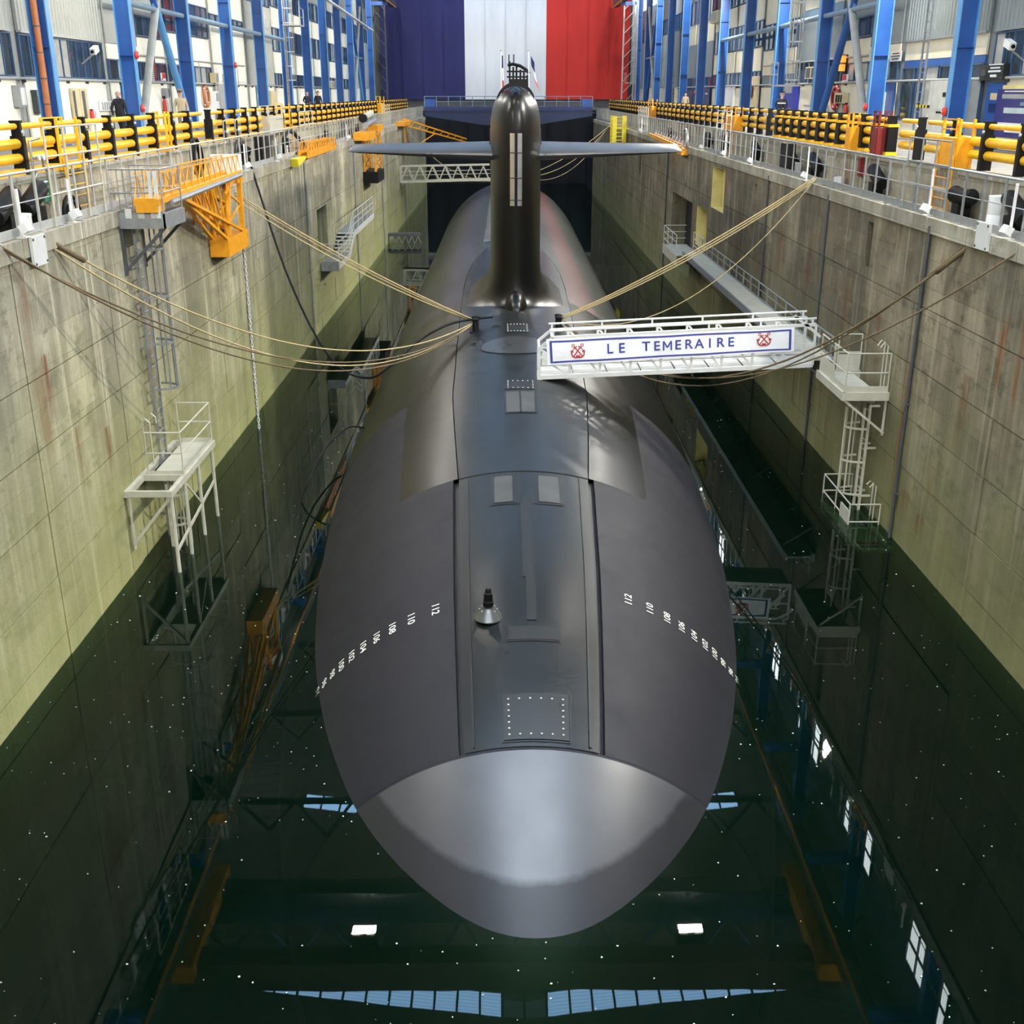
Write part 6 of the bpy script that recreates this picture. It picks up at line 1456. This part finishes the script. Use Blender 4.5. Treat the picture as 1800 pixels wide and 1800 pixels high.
# ------------------------------------------------------------------ people
def person(X, Y, q, rotz, label, jacket, trousers, skin, hair, hat=None, pose='stand', h=1.76, extra=None):
    k = h/1.76
    J = {'pel': (0, 0, .95), 'wai': (0, 0, 1.1), 'che': (0, .01, 1.32), 'nek': (0, .0, 1.47), 'chin': (0, -.02, 1.55), 'head': (0, -.02, 1.66), 'top': (0, .0, 1.74),
         'hl': (.1, 0, .90), 'kl': (.11, -.02, .50), 'al': (.11, .02, .09), 'tl': (.13, -.15, .04), 'hr': (-.1, 0, .90), 'kr': (-.11, .0, .50), 'ar': (-.12, .03, .09), 'tr': (-.14, -.14, .04),
         'sl': (.18, .0, 1.42), 'el': (.25, .03, 1.14), 'wl': (.24, -.08, .90), 'fl': (.235, -.12, .80), 'sr': (-.18, 0, 1.42), 'er': (-.25, .03, 1.14), 'wr': (-.24, -.08, .90), 'fr': (-.235, -.12, .80)}
    if pose == 'walk': J.update(kl=(.1, -.16, .52), al=(.1, -.2, .10), tl=(.11, -.38, .05), kr=(-.1, .04, .5), ar=(-.1, .25, .16), tr=(-.11, .12, .04), el=(.27, .1, 1.15), wl=(.25, .05, .92), fl=(.24, .02, .83))
    if pose == 'front': J.update(el=(.27, .06, 1.16), wl=(.12, -.2, 1.05), fl=(.03, -.24, 1.04), er=(-.27, .06, 1.16), wr=(-.14, -.19, 1.0), fr=(-.05, -.25, .99))
    R = {'pel': .15, 'wai': .135, 'che': .155, 'nek': .062, 'chin': .07, 'head': .095, 'top': .06, 'hl': .105, 'kl': .068, 'al': .048, 'tl': .04, 'hr': .105, 'kr': .068, 'ar': .048, 'tr': .04, 'sl': .072, 'el': .052, 'wl': .034, 'fl': .03, 'sr': .072, 'er': .052, 'wr': .034, 'fr': .03}
    names = list(J); idx = {n: i for i, n in enumerate(names)}
    E_ = [('pel','wai'),('wai','che'),('che','nek'),('nek','chin'),('chin','head'),('head','top'),('pel','hl'),('hl','kl'),('kl','al'),('al','tl'),('pel','hr'),('hr','kr'),('kr','ar'),('ar','tr'),('che','sl'),('sl','el'),('el','wl'),('wl','fl'),('che','sr'),('sr','er'),('er','wr'),('wr','fr')]
    me = bpy.data.meshes.new('skel'); me.from_pydata([Vector(J[n])*k for n in names], [(idx[a], idx[b]) for a, b in E_], [])
    o = bpy.data.objects.new('skel', me); COL.objects.link(o)
    o.modifiers.new('skin', 'SKIN'); sv = me.skin_vertices[0].data
    for n in names: sv[idx[n]].radius = (R[n]*k*(1.25 if n in ('che', 'pel', 'wai') else 1), R[n]*k*(.8 if n in ('che', 'wai', 'pel') else 1))
    sv[idx['pel']].use_root = True
    ss = o.modifiers.new('sub', 'SUBSURF'); ss.levels = 1; ss.render_levels = 1
    bpy.context.view_layer.update()
    m2 = bpy.data.meshes.new_from_object(o.evaluated_get(bpy.context.evaluated_depsgraph_get())); bpy.data.objects.remove(o)
    t = thing('person', label, 'person', (X, Y, q)); t.rotation_euler = (0, 0, rotz)
    for m_ in (jacket, trousers, skin, M['black']): m2.materials.append(m_)
    for p in m2.polygons:
        c = p.center/k
        p.material_index = 2 if c.z > 1.485 or (abs(c.x) > .0 and (c-Vector(J['fl'])).length < .09) or (c-Vector(J['fr'])).length < .09 else 3 if c.z < .10 else 1 if (c.z < .93 and abs(c.x) < .22) else 0
        p.use_smooth = True
    ob = bpy.data.objects.new('body', m2); COL.objects.link(ob); ob.parent = t
    def loc_part(mb, nm, mt, sm=True):
        off = Vector((X, Y, q)); mb.v = [tuple(Vector(v)+off) for v in mb.v]; return mb.build(nm, mt, t, smooth=sm)
    hz = 1.66*k
    if hair is not None:
        rows = [[Vector((.105*k*math.cos(a)*math.cos(b), .015*k+.118*k*math.sin(a)*math.cos(b), hz+.03*k+.10*k*math.sin(b))) for a in lin(-.35*PI*0 - .1, PI+.1, 14)] for b in lin(-.5, PI/2, 7)]
        loc_part(MB().grid(rows), 'hair', hair, 'all')
    face = MB()
    face.lathe(Vector((0, -.115*k, hz-.01*k)), [(.016*k, -.02*k), (.02*k, 0), (.008*k, .03*k)], 6)      # nose
    loc_part(face, 'nose', skin)
    for sx in (-1, 1):
        loc_part(MB().lathe(Vector((sx*.035*k, -.108*k, hz+.018*k)), [(.012*k, 0), (.008*k, .008*k)], 6, (0, -1, 0)), 'eye', M['black']); loc_part(MB().lathe(Vector((sx*.095*k, 0, hz)), [(.012*k, -.03*k), (.02*k, 0), (.012*k, .03*k)], 6), 'ear', skin)
    loc_part(MB().box(-.025*k, .025*k, -.115*k, -.10*k, hz-.062*k, hz-.052*k), 'mouth', M['dred'])
    if hat:
        top, band = hat
        loc_part(MB().lathe(Vector((0, -.01, hz+.055*k)), [(.108*k, 0), (.108*k, .035*k), (.135*k, .06*k), (.13*k, .085*k), (.05*k, .10*k)], 18), 'cap', top)
        loc_part(MB().lathe(Vector((0, -.01, hz+.058*k)), [(.111*k, 0), (.111*k, .022*k)], 18), 'cap_band', band)
        loc_part(MB().prism([(-.07*k, -.10*k, hz+.058*k), (.07*k, -.10*k, hz+.058*k), (.045*k, -.17*k, hz+.045*k), (-.045*k, -.17*k, hz+.045*k)], (0, 0, .008)), 'peak', M['black'])
    loc_part(MB().lathe(Vector((0, 0, .925*k)), [(.165*k, 0), (.165*k, .035*k)], 16), 'belt', M['black']) if extra == 'belt' else None
    if extra == 'stripe': loc_part(MB().lathe(Vector((0, 0, 1.26*k)), [(.2*k, 0), (.205*k, .05*k)], 16), 'reflective_stripe', M['white'])
    return t
skin = simple('skin', (.55, .33, .24), .5, var=.05); suit = simple('dark_navy_suit', (.012, .013, .018), .8); tan = simple('tan_uniform', (.42, .34, .22), .8); tan2 = simple('dark_tan_trousers', (.22, .17, .11), .8); nav = simple('navy_uniform', (.012, .014, .03), .8)
person(-14.0, 42.8, QZL, PI*.95, 'bald person in a dark suit walking away on the left quay', suit, suit, skin, None, pose='walk')
person(-13.35, 48.6, QZL, PI*.12, 'person in a tan uniform and peaked cap on the left quay', tan, tan2, skin, None, (tan2, M['dred']), 'stand', extra='belt')
person(-13.3, 79.5, QZL, .5, 'person in dark clothes leaning on the far left barrier', nav, nav, skin, simple('brown_hair', (.06, .035, .02), .8), pose='front')
person(-13.2, 83.4, QZL, .3, 'person in a dark jacket beside a far left column', nav, nav, skin, M['black'], pose='stand')
person(13.2, 56.0, QZR, -.2, 'police officer in dark blue with white striped jacket and cap on the right quay', nav, nav, skin, None, (nav, M['white']), 'front', extra='stripe')
person(13.6, 88.5, QZR, -.4, 'person in a beige top standing far along the right quay', tan, nav, skin, M['black'], pose='stand')
